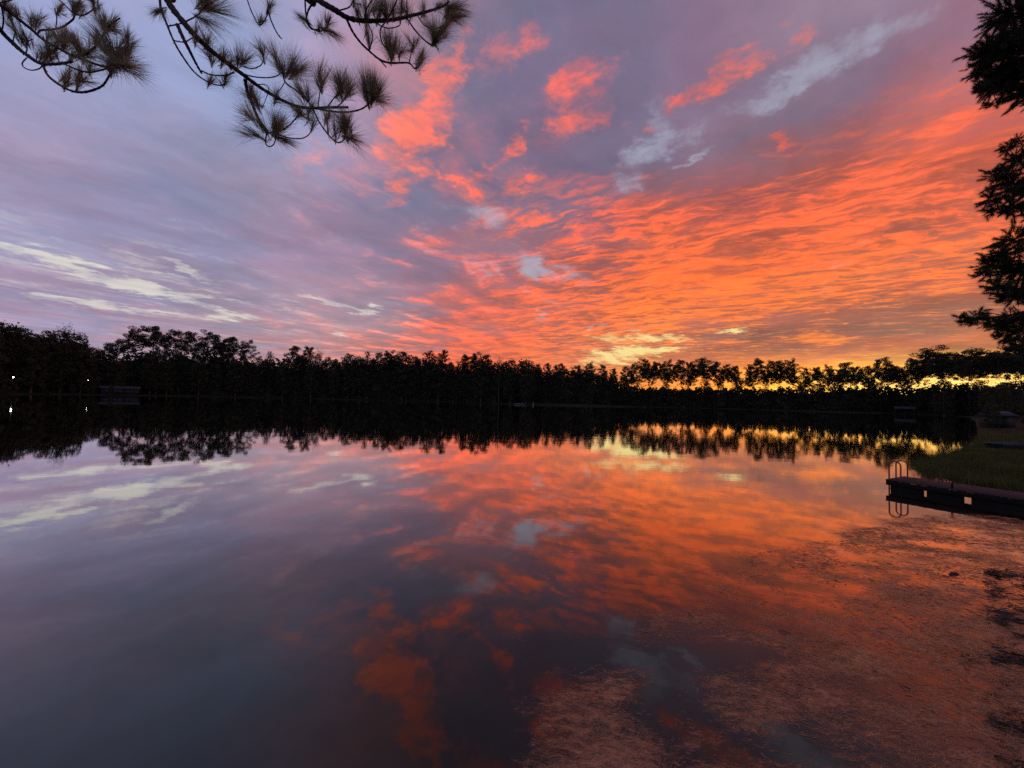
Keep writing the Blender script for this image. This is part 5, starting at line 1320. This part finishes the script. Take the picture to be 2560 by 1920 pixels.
def street_lamp(label, loc, h, arm, glow, lm='lamp'):
    t = thing('street_lamp', label, 'lamp', loc, group='lit lamps on the left shore')
    mb = MB()
    mb.tube([(0, 0, -0.3), (0, 0, h * 0.5), (0, 0, h)], [0.11, 0.09, 0.07], 8)
    obj('pole', mb.mesh('lamp_pole', M['pole']), t)
    mb = MB()
    mb.tube([(0, 0, h - 0.3), (arm * 0.5, -0.3, h + 0.1), (arm, -0.6, h + 0.12)], [0.035, 0.03], 6)
    obj('arm', mb.mesh('lamp_arm', M['lamp_metal']), t)
    mb = MB()
    mb.tube([(arm, -0.6, h + 0.26), (arm, -0.6, h + 0.14), (arm, -0.6, h + 0.02)], [0.08, 0.22, 0.27], 10)
    hd = obj('lamp_shade', mb.mesh('lamp_shade', M['lamp_metal']), t)
    mb = MB()
    r = glow
    mb.tube([(arm, -0.6, h - 0.02), (arm, -0.6, h - 0.02 - r * 0.5), (arm, -0.6, h - 0.02 - r * 1.2), (arm, -0.6, h - 0.02 - r * 1.6)], [r * 0.8, r, r * 0.8, r * 0.2], 10)
    obj('bulb', mb.mesh('lamp_bulb', M[lm]), hd)


l1 = on_ground(-178.6, 143.0)
street_lamp('lit white lamp nearest the left edge with its bright reflection', l1, 6.05 - l1[2], 1.0, 0.18)
l2 = on_ground(-172.1, 162.5)
street_lamp('lit white lamp above the left low house, fainter reflection', l2, 5.95 - l2[2], 0.6, 0.10, 'lamp_dim')

t = thing('floating_dock', 'small white floating dock low on the water at the middle of the far shore', 'dock', (3.8, 193.5, 0.0), 0.05)
mb = MB()
mb.box((0, 0, 0.42), (5.0, 2.4, 0.16))
obj('deck', mb.mesh('float_deck', M['white']), t)
for sx in (-1.6, 0, 1.6):
    mb = MB()
    mb.box((sx, 0, 0.12), (1.2, 2.0, 0.42))
    obj('float', mb.mesh('float_tank', M['dock_dark']), t)
for sx in (-2.4, 2.4):
    mb = MB()
    mb.tube([(sx, 1.3, -1.0), (sx, 1.3, 1.1)], 0.07, 6)
    obj('post', mb.mesh('float_post', M['pole']), t)
tag(obj('marker_post', (lambda mb: (mb.tube([(0, 0, -0.2), (0, 0, 1.3), (0, 0, 1.42)], [0.10, 0.10, 0.05], 8), mb.mesh('marker_post', M['white']))[1])(MB()), None, on_ground(10.8, 199.0)),
    'short white post on the shore right of the floating dock', 'post')

# covered boat dock across the cove, right
t = thing('boat_house', 'small pale covered boat dock on the water in front of the right tree row', 'boathouse', (218.0, 222.0, 0.0), math.radians(-44))
mb = MB()
gable(mb, 0, 0, 3.0, 7.6, 4.4, 1.1)
obj('roof', mb.mesh('boathouse_roof', M['shingle']), t)
mb = MB()
mb.box((0, 0, 0.5), (8.2, 5.0, 0.18))
obj('deck', mb.mesh('boathouse_deck', M['dock_wood']), t)
for sx in (-3.7, 0, 3.7):
    for sy in (-2.0, 2.0):
        mb = MB()
        mb.tube([(sx, sy, -1.2), (sx, sy, 2.98)], 0.10, 6)
        obj('post', mb.mesh('boathouse_post', M['trim']), t)
mb = MB()
mb.box((2.0, 1.9, 1.5), (3.2, 0.12, 1.82))
obj('back_wall', mb.mesh('boathouse_wall', M['siding']), t)

# shed on the right bank
t = thing('shed', 'small grey shed with a pale roof on the dark right bank', 'shed', on_ground(85.0, 70.0), math.radians(8))
mb = MB()
mb.box((0, 0, 1.0), (3.6, 2.6, 2.0))
obj('wall', mb.mesh('shed_wall', M['siding']), t)
mb = MB()
gable(mb, 0, 0, 2.15, 3.6, 2.6, 0.7, 0.3)
obj('roof', mb.mesh('shed_roof', M['shingle']), t)
mb = MB()
mb.box((-0.6, -1.33, 0.95), (0.9, 0.05, 1.9))
obj('door', mb.mesh('shed_door', M['pole']), t)

# aluminium boat pulled up on the grass
t = thing('rowing_boat', 'silver flat-bottomed boat pulled up on the grass at the right edge', 'boat', (39.2, 31.6, float(ground_z(39.2, 31.6)) - 0.02), math.radians(10))
t.scale = (0.85, 0.85, 0.85)


def hull(inner):
    mb = MB()
    secs = []
    for u in np.linspace(0, 1, 9):
        x = -1.75 + 3.5 * u
        bw = 0.72 * (1 - max(0, (u - 0.55) / 0.45) ** 2 * 0.62)
        fl = 0.78 * bw
        zb_ = 0.03 + 0.30 * max(0, (u - 0.6) / 0.4) ** 2
        zt = 0.52 + 0.10 * u * u
        k = 0.03 if inner else 0.0
        secs.append([(x, -bw + k, zt), (x, -fl + k, zb_ + k), (x, fl - k, zb_ + k), (x, bw - k, zt)])
    V = np.array(secs).reshape(-1, 3)
    F = []
    for i in range(8):
        for j in range(3):
            a = i * 4 + j
            F.append((a, a + 4, a + 5, a + 1))
    F += [(0, 1, 2, 3), (35, 34, 33, 32)]
    mb.add(V, np.array(F)[:, ::-1] if inner else F)
    return mb


obj('hull', hull(False).mesh('boat_hull', M['hull']), t)
obj('lining', hull(True).mesh('boat_lining', M['hull_in']), t)
for x in (-1.2, 0.0, 1.0):
    mb = MB()
    mb.bevel_box((x, 0, 0.38), (0.32, 1.24 if x < 0.5 else 1.0, 0.05), 0.01)
    obj('seat', mb.mesh('boat_seat', M['hull']), t)
mb = MB()
for sgn in (-1, 1):
    mb.tube(catmull([(-1.75, sgn * 0.73, 0.53), (0.2, sgn * 0.73, 0.55), (1.0, sgn * 0.60, 0.58), (1.75, sgn * 0.29, 0.63)], 4), 0.028, 6)
obj('gunwale', mb.mesh('boat_gunwale', M['hull']), t)

# ---------------------------------------------------------------- swimming dock
DU = np.array([0.47, -0.883, 0])
DW = np.array([0.883, 0.47, 0])
dock = thing('swimming_dock', 'dark wooden swimming dock reaching into the lake from the right bank', 'dock', (14.68, 15.73, 0.0), math.atan2(DU[1], DU[0]))
# local x runs along the dock towards the right bank, local y across it towards the far side
DL, DWID, DZ = 6.6, 1.72, 0.42
prng = random.Random(4)
plank = MB()
plank.bevel_box((0, 0, 0), (0.138, DWID, 0.04), 0.006)
plank_me = plank.mesh('dock_plank', M['dock_wood'])
npl = int(DL / 0.145)
for i in range(npl):
    p = obj('plank', plank_me, dock, (0.07 + i * 0.145, DWID / 2 + prng.uniform(-0.012, 0.012), DZ - 0.022 + prng.uniform(-0.004, 0.004)), prng.uniform(-0.006, 0.006))
for y0, hgt in ((0.02, 0.17), (DWID - 0.04, 0.10)):
    mb = MB()
    mb.bevel_box((DL / 2, y0, DZ - 0.046 - hgt / 2), (DL - 0.02, 0.045, hgt), 0.006)
    obj('edge_beam', mb.mesh('edge_beam', M['dock_dark']), dock)
mb = MB()
mb.bevel_box((0.03, DWID / 2 - 0.01, DZ - 0.046 - 0.075), (0.045, DWID - 0.11, 0.15), 0.006)
obj('end_beam', mb.mesh('end_beam', M['dock_dark']), dock)
# boards closing the side below the deck, with two openings
for x0, x1 in ((0.14, 1.07), (1.14, 2.08), (2.24, 6.5)):
    mb = MB()
    mb.bevel_box(((x0 + x1) / 2, 0.075, -0.02), (x1 - x0, 0.035, 0.44), 0.006)
    obj('skirt_board', mb.mesh('skirt_board', M['dock_dark']), dock)
for x in (0.16, 1.6, 3.2, 4.8, 6.4):
    for y0 in (0.16, DWID - 0.14):
        mb = MB()
        mb.tube([(x, y0, -1.4), (x, y0, DZ - 0.05)], 0.065, 8)
        obj('post', mb.mesh('dock_post', M['dock_dark']), dock)
mb = MB()
mb.tube([(1.78, 0.10, DZ - 0.3), (1.78, 0.10, DZ + 0.20)], [0.035, 0.03], 8)
obj('mooring_post', mb.mesh('mooring_post', M['dock_dark']), dock)

lad = thing('swim_ladder', 'metal swim ladder with two tall hooped handrails at the lake end of the dock', 'ladder', (14.68, 15.73, 0.0), math.atan2(DU[1], DU[0]))
for y0 in (0.53, 1.17):
    pts = [(-0.07, y0, -0.75), (-0.07, y0, 0.0), (-0.07, y0, 0.45), (-0.07, y0, 0.85)]
    pts += [(0.105 - 0.175 * math.cos(a), y0, 0.92 + 0.17 * math.sin(a)) for a in np.linspace(0.15, PI - 0.15, 9)]
    pts += [(0.28, y0, 0.85), (0.28, y0, 0.6), (0.28, y0, DZ)]
    mb = MB()
    mb.tube(catmull(pts, 3), 0.026, 8)
    obj('handrail', mb.mesh('ladder_rail', M['ladder'], True), lad)
    mb = MB()
    mb.tube([(0.28, y0, DZ), (0.28, y0, DZ + 0.02)], 0.05, 10)
    obj('base_plate', mb.mesh('ladder_foot', M['ladder']), lad)
for z in (-0.6, -0.3, 0.0, 0.25):
    mb = MB()
    mb.bevel_box((-0.07, 0.85, z), (0.07, 0.60, 0.025), 0.005)
    obj('tread', mb.mesh('ladder_tread', M['ladder']), lad)


# ---------------------------------------------------------------- near pine on the right bank
def needle_mesh(rng, bases, dirs, length, width, per, spread=0.55, segs=1, along=0.06):
    """Tufts of tapered needles; returns vertices and triangles."""
    nb = len(bases)
    B = np.repeat(np.asarray(bases, float), per, axis=0)
    D = np.repeat(np.asarray(dirs, float), per, axis=0)
    Lh = np.repeat(np.broadcast_to(length, (nb,)), per) * rng.uniform(0.65, 1.1, nb * per)
    B = B + D * rng.uniform(-along, along * 0.6, (nb * per, 1))
    rad = rng.normal(size=(nb * per, 3))
    rad -= D * (rad * D).sum(1, keepdims=True)
    rad /= np.maximum(np.linalg.norm(rad, axis=1, keepdims=True), 1e-6)
    th = np.abs(rng.normal(0, spread, nb * per))[:, None]
    d = D * np.cos(th) + rad * np.sin(th)
    s = np.cross(d, rng.normal(size=d.shape))
    s /= np.maximum(np.linalg.norm(s, axis=1, keepdims=True), 1e-6)
    droop = np.zeros_like(d)
    droop[:, 2] = -0.10
    mid = B + d * Lh[:, None] * 0.5 + 0.25 * droop * Lh[:, None]
    tip = B + d * Lh[:, None] + droop * Lh[:, None]
    w = width
    V = np.stack([B - s * w * 0.5, B + s * w * 0.5, mid + s * w * 0.45, mid - s * w * 0.45, tip], 1).reshape(-1, 3)
    k = np.arange(nb * per)[:, None] * 5
    return V, k + np.array([[0, 1, 2, 3]]), k + np.array([[3, 2, 4]])


np_loc = (23.4, 17.6)
near = thing('near_pine', 'big dark pine on the right bank with foliage hanging in at the right edge', 'tree', (np_loc[0], np_loc[1], float(ground_z(*np_loc))))
nz0 = near.location.z
rng = np.random.default_rng(8)
mb = MB()
mb.tube(catmull([(0, 0, -0.4), (0.1, 0, 6), (-0.05, 0.1, 14), (0.1, 0, 23)], 5), [0.36, 0.30, 0.22, 0.08], 10)
obj('trunk', mb.mesh('near_pine_trunk', M['bark'], True), near)
for (rx, ry, rz), balls in NEAR_PINE:
    org = np.array([np_loc[0], np_loc[1], rz])
    wood = MB()
    bases, dirs = [], []
    c = np.array([bl[:3] for bl in balls])
    far_c = c[np.argmin(c[:, 0])]
    main = catmull([org, org * 0.45 + far_c * 0.55 + np.array([0, 0, -0.15]), far_c], 6)
    wood.tube(main, [0.075, 0.02], 6)
    for bx, by_, bz, br in balls:
        p = np.array([bx, by_, bz])
        i = int(np.argmin([np.linalg.norm(q - p) for q in main]))
        q = main[max(0, i - 1)]
        wood.tube(catmull([q, (q + p) / 2 + rng.normal(0, 0.05, 3), p], 3), [0.03, 0.012], 5)
        for _ in range(11 + int(150 * br * br)):
            e = rng.normal(size=3) * np.array([1, 0.9, 0.8])
            e /= np.linalg.norm(e)
            e[2] = e[2] * 0.8 + 0.15
            s0 = p + e * br * rng.uniform(0.0, 0.62) + rng.normal(0, 0.06, 3)
            e2 = e + rng.normal(0, 0.35, 3)
            tip_ = s0 + e2 * br * rng.uniform(0.18, 0.55)
            wood.tube([s0, tip_], [0.012, 0.006], 3, cap=False)
            d_ = tip_ - s0
            Ld = np.linalg.norm(d_)
            for u in np.linspace(0.25, 1.0, max(2, int(Ld / 0.07))):
                bases.append((s0 + d_ * u)[None])
                dirs.append((d_ / Ld)[None])
    V, Fq, Ft = needle_mesh(rng, np.concatenate(bases), np.concatenate(dirs), 0.17, 0.0085, 34, 0.75)
    loc_shift = np.array([np_loc[0], np_loc[1], nz0])
    for arr in wood.v:
        arr -= loc_shift
    br_o = obj('branch', wood.mesh('near_branch', M['twig'], True), near)
    obj('needles', mesh_np('near_branch_needles', V - loc_shift, [Fq, Ft], M['near_needle']), br_o)

# ---------------------------------------------------------------- overhanging pine at the top left
op_loc = (-6.2, 1.1)
over = thing('overhanging_pine', 'long-needled pine whose boughs hang into the top left of the view', 'tree', (op_loc[0], op_loc[1], float(ground_z(*op_loc))))
oz = over.location.z
shift = np.array([op_loc[0], op_loc[1], oz])
mb = MB()
mb.tube(catmull([(0, 0, -0.5), (0.05, 0.05, 4), (-0.05, 0, 9), (0.1, 0.1, 15)], 6), [0.34, 0.29, 0.22, 0.10], 12)
obj('trunk', mb.mesh('overhanging_trunk', M['bark'], True), over)
rng = np.random.default_rng(17)
limbs = {}
for kind, cl, r0, r1, pts in BOUGHS:
    pts = [np.array(p) for p in pts]
    path = catmull(pts, 7)
    if kind == 'limb':
        # carry the limb back to the trunk
        d0 = pts[0] - pts[1]
        d0 /= np.linalg.norm(d0)
        root_z = oz + min(13.5, pts[0][2] - oz + 2.0)
        root_p = np.array([op_loc[0], op_loc[1], root_z])
        back = catmull([root_p, root_p * 0.45 + pts[0] * 0.55 + np.array([0, 0, 0.35]), pts[0] + d0 * 0.35, pts[0]], 6)
        path = back[:-1] + path
        k = len(back) / len(path)
        rr = np.interp(np.linspace(0, 1, len(path)), [0, k, 1], [r0 * 1.5, r0, r1])
    else:
        rr = np.linspace(r0, r1, len(path))
    rr = rr * (1 + 0.10 * np.sin(np.arange(len(path)) * 2.1) + rng.normal(0, 0.05, len(path)))
    mb = MB()
    mb.tube(np.array(path) - shift, rr, 8 if kind == 'limb' else 6)
    # bud scars and stubs
    for i in range(2, len(path) - 1, 3):
        if rng.random() < 0.5:
            e = rng.normal(size=3)
            e /= np.linalg.norm(e)
            mb.tube([path[i] - shift, path[i] - shift + e * (rr[i] + 0.012)], [rr[i] * 0.4, rr[i] * 0.25], 4)
    o = obj(kind, mb.mesh(kind, M['twig'], True), over if kind == 'limb' or cl not in limbs else limbs[cl])
    if kind == 'limb' and cl not in limbs:
        limbs[cl] = o
for cl, base, dr, L, dense in TUFTS:
    d = np.array(dr)
    V, Fq, Ft = needle_mesh(rng, [np.array(base) - shift], [d / np.linalg.norm(d)], L * 1.15, 0.0019, 230 if dense else 125, 0.38, along=0.07)
    # shorter side shoots that share the tuft
    b2, d2 = [], []
    for _ in range(3):
        b2.append(np.array(base) - shift + d * L * rng.uniform(-0.12, 0.28) + rng.normal(0, 0.022, 3))
        q = d + rng.normal(0, 0.42, 3)
        d2.append(q / np.linalg.norm(q))
    V2, Fq2, Ft2 = needle_mesh(rng, b2, d2, L * 0.95, 0.0018, 62 if dense else 38, 0.40, along=0.05)
    obj('needle_tuft', mesh_np('needle_tuft', np.concatenate([V, V2]), [np.concatenate([Fq, Fq2 + len(V)]), np.concatenate([Ft, Ft2 + len(V)])], M['needle']), limbs[cl])

# ---------------------------------------------------------------- floating water weed, lower right
WEED_EDGE = [(0.0, 3.0), (0.30, 3.66), (0.45, 4.2), (0.64, 4.70), (1.06, 4.98), (1.5, 5.1), (1.75, 5.35), (1.8, 5.9), (2.5, 6.25), (3.1, 6.9), (4.4, 7.95), (5.6, 8.9), (7.2, 9.6), (10.2, 11.2), (12.4, 12.2), (14.2, 12.4),
             (15.2, 12.2), (15.4, 10.8), (10.9, 7.1), (6.6, 3.5), (3.6, 2.2), (1.0, 1.9)]


def inside_poly(poly, x, y):
    res = np.zeros(len(x), bool)
    n_ = len(poly)
    for i in range(n_):
        (x1, y1), (x2, y2) = poly[i], poly[(i + 1) % n_]
        cr = (y1 > y) != (y2 > y)
        res ^= cr & (x < x1 + (y - y1) * (x2 - x1) / ((y2 - y1) or 1e-9))
    return res


def fbm(x, y, seed, base, octs=4):
    """Cheap value noise on arrays."""
    r = np.random.default_rng(seed)
    tot = np.zeros_like(x)
    amp, s = 1.0, base
    for _ in range(octs):
        G = r.random((64, 64))
        fx, fy = x * s + 100, y * s + 100
        ix, iy = np.floor(fx).astype(int), np.floor(fy).astype(int)
        tx, ty = fx - ix, fy - iy
        tx, ty = tx * tx * (3 - 2 * tx), ty * ty * (3 - 2 * ty)
        a = G[ix % 64, iy % 64] * (1 - tx) + G[(ix + 1) % 64, iy % 64] * tx
        b_ = G[ix % 64, (iy + 1) % 64] * (1 - tx) + G[(ix + 1) % 64, (iy + 1) % 64] * tx
        tot += amp * (a * (1 - ty) + b_ * ty - 0.5)
        amp *= 0.55
        s *= 2.1
    return tot


def weed_density(x, y):
    d = 0.62 + 0.9 * fbm(x, y, 3, 0.55) + 0.5 * fbm(x + 0.5 * y, y, 4, 2.2)
    for cx, cy, a_, b2_, dd in ((1.95, 4.55, 0.28, 0.55, 1.0), (2.45, 5.2, 0.6, 0.35, 0.9), (2.9, 3.85, 0.75, 0.30, 1.0), (1.55, 4.1, 0.15, 0.4, 0.7), (7.6, 8.6, 0.9, 0.35, 0.6)):
        d -= dd * np.exp(-((x - cx) / a_) ** 2 - ((y - cy) / b2_) ** 2)
    return d


rng = np.random.default_rng(23)
n = 210000
# more, smaller strands near the bank and fewer, bigger ones farther out
wx_ = rng.uniform(0, 15.5, n)
wy_ = 1.8 + 10.8 * rng.uniform(0, 1, n) ** 1.25
jx, jy = 0.35 * fbm(wx_, wy_, 1, 0.9), 0.35 * fbm(wx_, wy_, 2, 0.9)
ok = inside_poly(WEED_EDGE, wx_ + jx, wy_ + jy)
dens = weed_density(wx_, wy_)
clump = np.clip(0.55 + 1.3 * fbm(wx_ * 0.8 + 0.5 * wy_, wy_ * 1.5 - 0.4 * wx_, 14, 1.7, 5), 0.04, 1)
ok &= rng.random(n) < np.clip(dens, 0.02, 1) * clump
wx_, wy_ = wx_[ok], wy_[ok]
far = np.clip((np.hypot(wx_, wy_) - 4) / 10, 0, 1)
m = len(wx_)
an = rng.normal(-0.5, 0.75, m) + 1.2 * fbm(wx_, wy_, 5, 0.8)
Lw = rng.uniform(0.020, 0.075, m) * (1 + 1.0 * far)
Ww = rng.uniform(0.0025, 0.0075, m) * (1 + 2.4 * far)
cu = rng.normal(0, 0.5, m)
zc_ = rng.uniform(0.0005, 0.0025, m)
tilt = rng.normal(0, 0.03, m)
ca, sa = np.cos(an), np.sin(an)
ca2, sa2 = np.cos(an + cu), np.sin(an + cu)
p0 = np.stack([wx_, wy_, zc_], 1)
p1 = p0 + np.stack([ca * Lw * 0.5, sa * Lw * 0.5, tilt * Lw * 0.5 + 0.0012], 1)
p2 = p1 + np.stack([ca2 * Lw * 0.5, sa2 * Lw * 0.5, -tilt * Lw * 0.5 - 0.0012], 1)
sd = np.stack([-sa * Ww / 2, ca * Ww / 2, rng.normal(0, 0.09, m) * Ww], 1)
V = np.stack([p0 - sd * 0.6, p0 + sd * 0.6, p1 + sd, p1 - sd, p2 + sd * 0.4, p2 - sd * 0.4], 1).reshape(-1, 3)
k = np.arange(m)[:, None] * 6
F = np.concatenate([k + np.array([[0, 1, 2, 3]]), k + np.array([[3, 2, 4, 5]])])
wd = material('water_weed', (0.34, 0.15, 0.065), 0.36, 0.5, 0.35, 4.0, colour2=(0.12, 0.065, 0.028), bump=0.5)
wd.node_tree.nodes['Principled BSDF'].inputs['IOR'].default_value = 1.75
weed = obj('water_weed', mesh_np('water_weed', V, F, wd))
tag(weed, 'brown floating water weed spread over the lower right water', 'water weed', kind='stuff')

# film material: brown slime, thin and broken, with clear water between
fm = bpy.data.materials.new('weed_film')
fm.use_nodes = True
g = Nodes(fm.node_tree)
b = fm.node_tree.nodes['Principled BSDF']
tc = g.new('ShaderNodeTexCoord').outputs['Object']
wrp = g.vm('SCALE', g.vm('SUBTRACT', g.noise(tc, 1.6, 4, 0.6, color=True), (0.5, 0.5, 0.5)), scale=0.5)
st = g.mapping(g.vm('ADD', tc, wrp), rot=math.radians(32), scale=(0.55, 1.6, 1))
f1 = g.noise(st, 1.6, 7, 0.68)
f2 = g.noise(st, 9.0, 6, 0.72)
f3 = g.noise(g.mapping(tc, rot=math.radians(32), scale=(0.5, 1.8, 1)), 34.0, 4, 0.7)
c = g.mix(g.step(f2, 0.36, 0.64), (0.13, 0.058, 0.026), (0.48, 0.175, 0.070))
c = g.mix(g.m('MULTIPLY', g.step(f3, 0.42, 0.66), 0.6), c, (0.50, 0.25, 0.12))
c = g.mix(g.m('MULTIPLY', g.step(g.noise(st, 4.0, 6, 0.7), 0.56, 0.70), 0.55), c, (0.035, 0.022, 0.012))
g.put(b.inputs['Base Color'], c)
b.inputs['Roughness'].default_value = 0.25
b.inputs['IOR'].default_value = 1.7
hh = g.m('ADD', g.m('MULTIPLY', f2, 0.012), g.m('MULTIPLY', f3, 0.006))
bp = g.new('ShaderNodeBump')
bp.inputs['Strength'].default_value = 0.8
bp.inputs['Distance'].default_value = 1.0
g.put(bp.inputs['Height'], hh)
g.put(b.inputs['Normal'], bp.outputs[0])
thick = g.new('ShaderNodeAttribute', attribute_name='thickness').outputs['Fac']
cover = g.m('ADD', g.m('MULTIPLY', g.m('SUBTRACT', f1, 0.5), 2.6), g.m('ADD', g.m('MULTIPLY', thick, 0.85), g.m('MULTIPLY', g.m('SUBTRACT', f2, 0.5), 1.5)))
cover = g.step(g.m('ADD', cover, g.m('MULTIPLY', g.m('SUBTRACT', f3, 0.5), 1.2)), 0.05, 1.20, 0.0, 0.80)
tr = g.new('ShaderNodeBsdfTransparent')
mx = g.new('ShaderNodeMixShader')
g.put(mx.inputs[0], cover)
fm.node_tree.links.new(tr.outputs[0], mx.inputs[1])
fm.node_tree.links.new(b.outputs[0], mx.inputs[2])
fm.node_tree.links.new(mx.outputs[0], fm.node_tree.nodes['Material Output'].inputs[0])
gxs, gys = np.meshgrid(np.arange(-0.4, 16.2, 0.12), np.arange(1.6, 13.2, 0.12), indexing='ij')
nx_, ny_ = gxs.shape
fx_, fy_ = gxs.ravel(), gys.ravel()
jx, jy = 0.35 * fbm(fx_, fy_, 1, 0.9), 0.35 * fbm(fx_, fy_, 2, 0.9)
inn = inside_poly(WEED_EDGE, fx_ + jx, fy_ + jy).astype(float).reshape(nx_, ny_)
for _ in range(3):                                                   # soften the rim
    p_ = np.pad(inn, 1, mode='edge')
    inn = (p_[1:-1, 1:-1] * 2 + p_[:-2, 1:-1] + p_[2:, 1:-1] + p_[1:-1, :-2] + p_[1:-1, 2:]) / 6
th = np.clip(weed_density(fx_, fy_) * 0.9 + 0.12, 0, 1.1) * inn.ravel()
q_i = (np.arange(nx_ - 1)[:, None] * ny_ + np.arange(ny_ - 1)[None, :]).ravel()
FQ = np.stack([q_i, q_i + ny_, q_i + ny_ + 1, q_i + 1], 1)
FQ = FQ[(th[FQ].max(axis=1) > 0.03)]
used, inv = np.unique(FQ, return_inverse=True)
film_me = mesh_np('weed_film', np.stack([fx_[used], fy_[used], np.full(len(used), 0.0004)], 1), inv.reshape(-1, 4), fm, True)
at = film_me.attributes.new('thickness', 'FLOAT', 'POINT')
at.data.foreach_set('value', th[used].astype(np.float32))
film = obj('weed_film', film_me)
tag(film, 'thin brown slime film between the floating weed strands', 'water weed', kind='stuff')

# dark weed clump along the right edge, partly shaped as the near pine's reflection
rng = np.random.default_rng(31)
n = 3000
cl_c = np.array([(9.6, 8.0), (9.2, 7.5), (8.6, 7.15), (9.9, 7.6), (8.0, 6.55), (7.6, 6.1), (7.1, 5.75), (7.9, 6.0), (6.6, 5.2), (5.2, 4.05), (4.9, 3.75), (5.6, 4.2)])
pick = rng.integers(0, len(cl_c), n)
bx_, by2 = cl_c[pick, 0] + rng.normal(0, 0.26, n), cl_c[pick, 1] + rng.normal(0, 0.13, n)
keep = (bx_ / by2 > 1.17) & (fbm(bx_, by2, 41, 3.0) > 0.0)
bx_, by2 = bx_[keep], by2[keep]
m = len(bx_)
an = rng.normal(-0.45, 0.5, m)
Lw = rng.uniform(0.04, 0.16, m)
d_ = np.stack([np.cos(an), np.sin(an), rng.normal(0.05, 0.12, m)], 1) * Lw[:, None]
sd = np.stack([-np.sin(an), np.cos(an), rng.normal(0, 0.5, m)], 1) * rng.uniform(0.004, 0.012, (m, 1))
p0 = np.stack([bx_, by2, rng.uniform(0.002, 0.03, m)], 1)
VV = np.stack([p0 - sd, p0 + sd, p0 + d_ + sd * 0.4, p0 + d_ - sd * 0.4], 1).reshape(-1, 3)
VV[:, 2] = np.maximum(VV[:, 2], 0.001)
tag(obj('dark_reflection_weed', mesh_np('dark_reflection_weed', VV, np.arange(4 * m).reshape(-1, 4), M['stick'])), 'dark weed partly standing in for the near pine reflection along the right edge', 'water weed', kind='stuff')

# rough grass on the right bank
rng = np.random.default_rng(37)
n = 60000
gy_ = rng.uniform(9, 48, n) ** 1.0
gx_ = gy_ * rng.uniform(0.92, 1.5, n)
sdist = shore_distance(gx_, gy_)
keep = (sdist > -0.10) & (sdist < 26) & (rng.random(n) < np.clip(0.75 + 1.2 * fbm(gx_, gy_, 51, 0.35), 0.05, 1))
gx_, gy_, sdist = gx_[keep], gy_[keep], sdist[keep]
m = len(gx_)
zz = ground_z(gx_, gy_)
hb = rng.uniform(0.08, 0.26, m) * (1 + 1.1 * np.exp(-np.maximum(sdist, 0) / 0.5))
hb *= 1 + 2.2 * np.exp(-(sdist / 0.45) ** 2) * np.clip(fbm(gx_, gy_, 57, 1.1) * 3, 0, 1) * rng.uniform(0.3, 1, m)
lean = rng.normal(0, 0.35, (m, 2)) * hb[:, None]
wv = rng.normal(size=(m, 2))
wv = wv / np.linalg.norm(wv, axis=1, keepdims=True) * rng.uniform(0.008, 0.02, (m, 1))
b0 = np.stack([gx_ - wv[:, 0], gy_ - wv[:, 1], zz - 0.03], 1)
b1 = np.stack([gx_ + wv[:, 0], gy_ + wv[:, 1], zz - 0.03], 1)
tp = np.stack([gx_ + lean[:, 0], gy_ + lean[:, 1], zz + hb], 1)
GV = np.stack([b0, b1, tp], 1).reshape(-1, 3)
gmat = material('bank_grass', (0.085, 0.090, 0.022), 0.8, 0.15, 0.3, 0.8, translucent=0.15)
tag(obj('grass', mesh_np('grass', GV, np.arange(3 * m).reshape(-1, 3), gmat)), 'rough dark green grass on the right bank by the dock', 'grass', kind='stuff')

# sticks and bits lying in the weed
sticks = [(8.66, 7.87, 0.22, 0.3, 0.035, 'stubby dark wood chunk in the weed, rightmost by the dock side'), (2.78, 6.12, 0.10, 2.2, 0.006, 'short thin twig at the weed edge, upright bent'),
          (3.93, 5.76, 0.15, 2.7, 0.006, 'long dark twig lying slantwise in the middle of the weed'), (6.43, 8.21, 0.14, 0.1, 0.007, 'dark twig near the far edge of the weed'),
          (4.6, 4.7, 0.09, 2.4, 0.006, 'lowest dark twig near the right edge')]
for x, y, L_, a_, r_, lab in sticks:
    mb = MB()
    mb.tube(catmull([(-L_ / 2, 0, 0.006), (0, 0.02, 0.018), (L_ / 2, -0.01, 0.008)], 4), [r_ * 0.6, r_, r_ * 0.5], 6)
    mb.tube([(0, 0.01, 0.016), (L_ * 0.2, 0.06, 0.03)], [r_ * 0.5, r_ * 0.25], 5)
    tag(obj('floating_stick', mb.mesh('floating_stick', M['stick'], True), None, (x, y, 0.0), a_), lab, 'stick', 'sticks in the water weed')
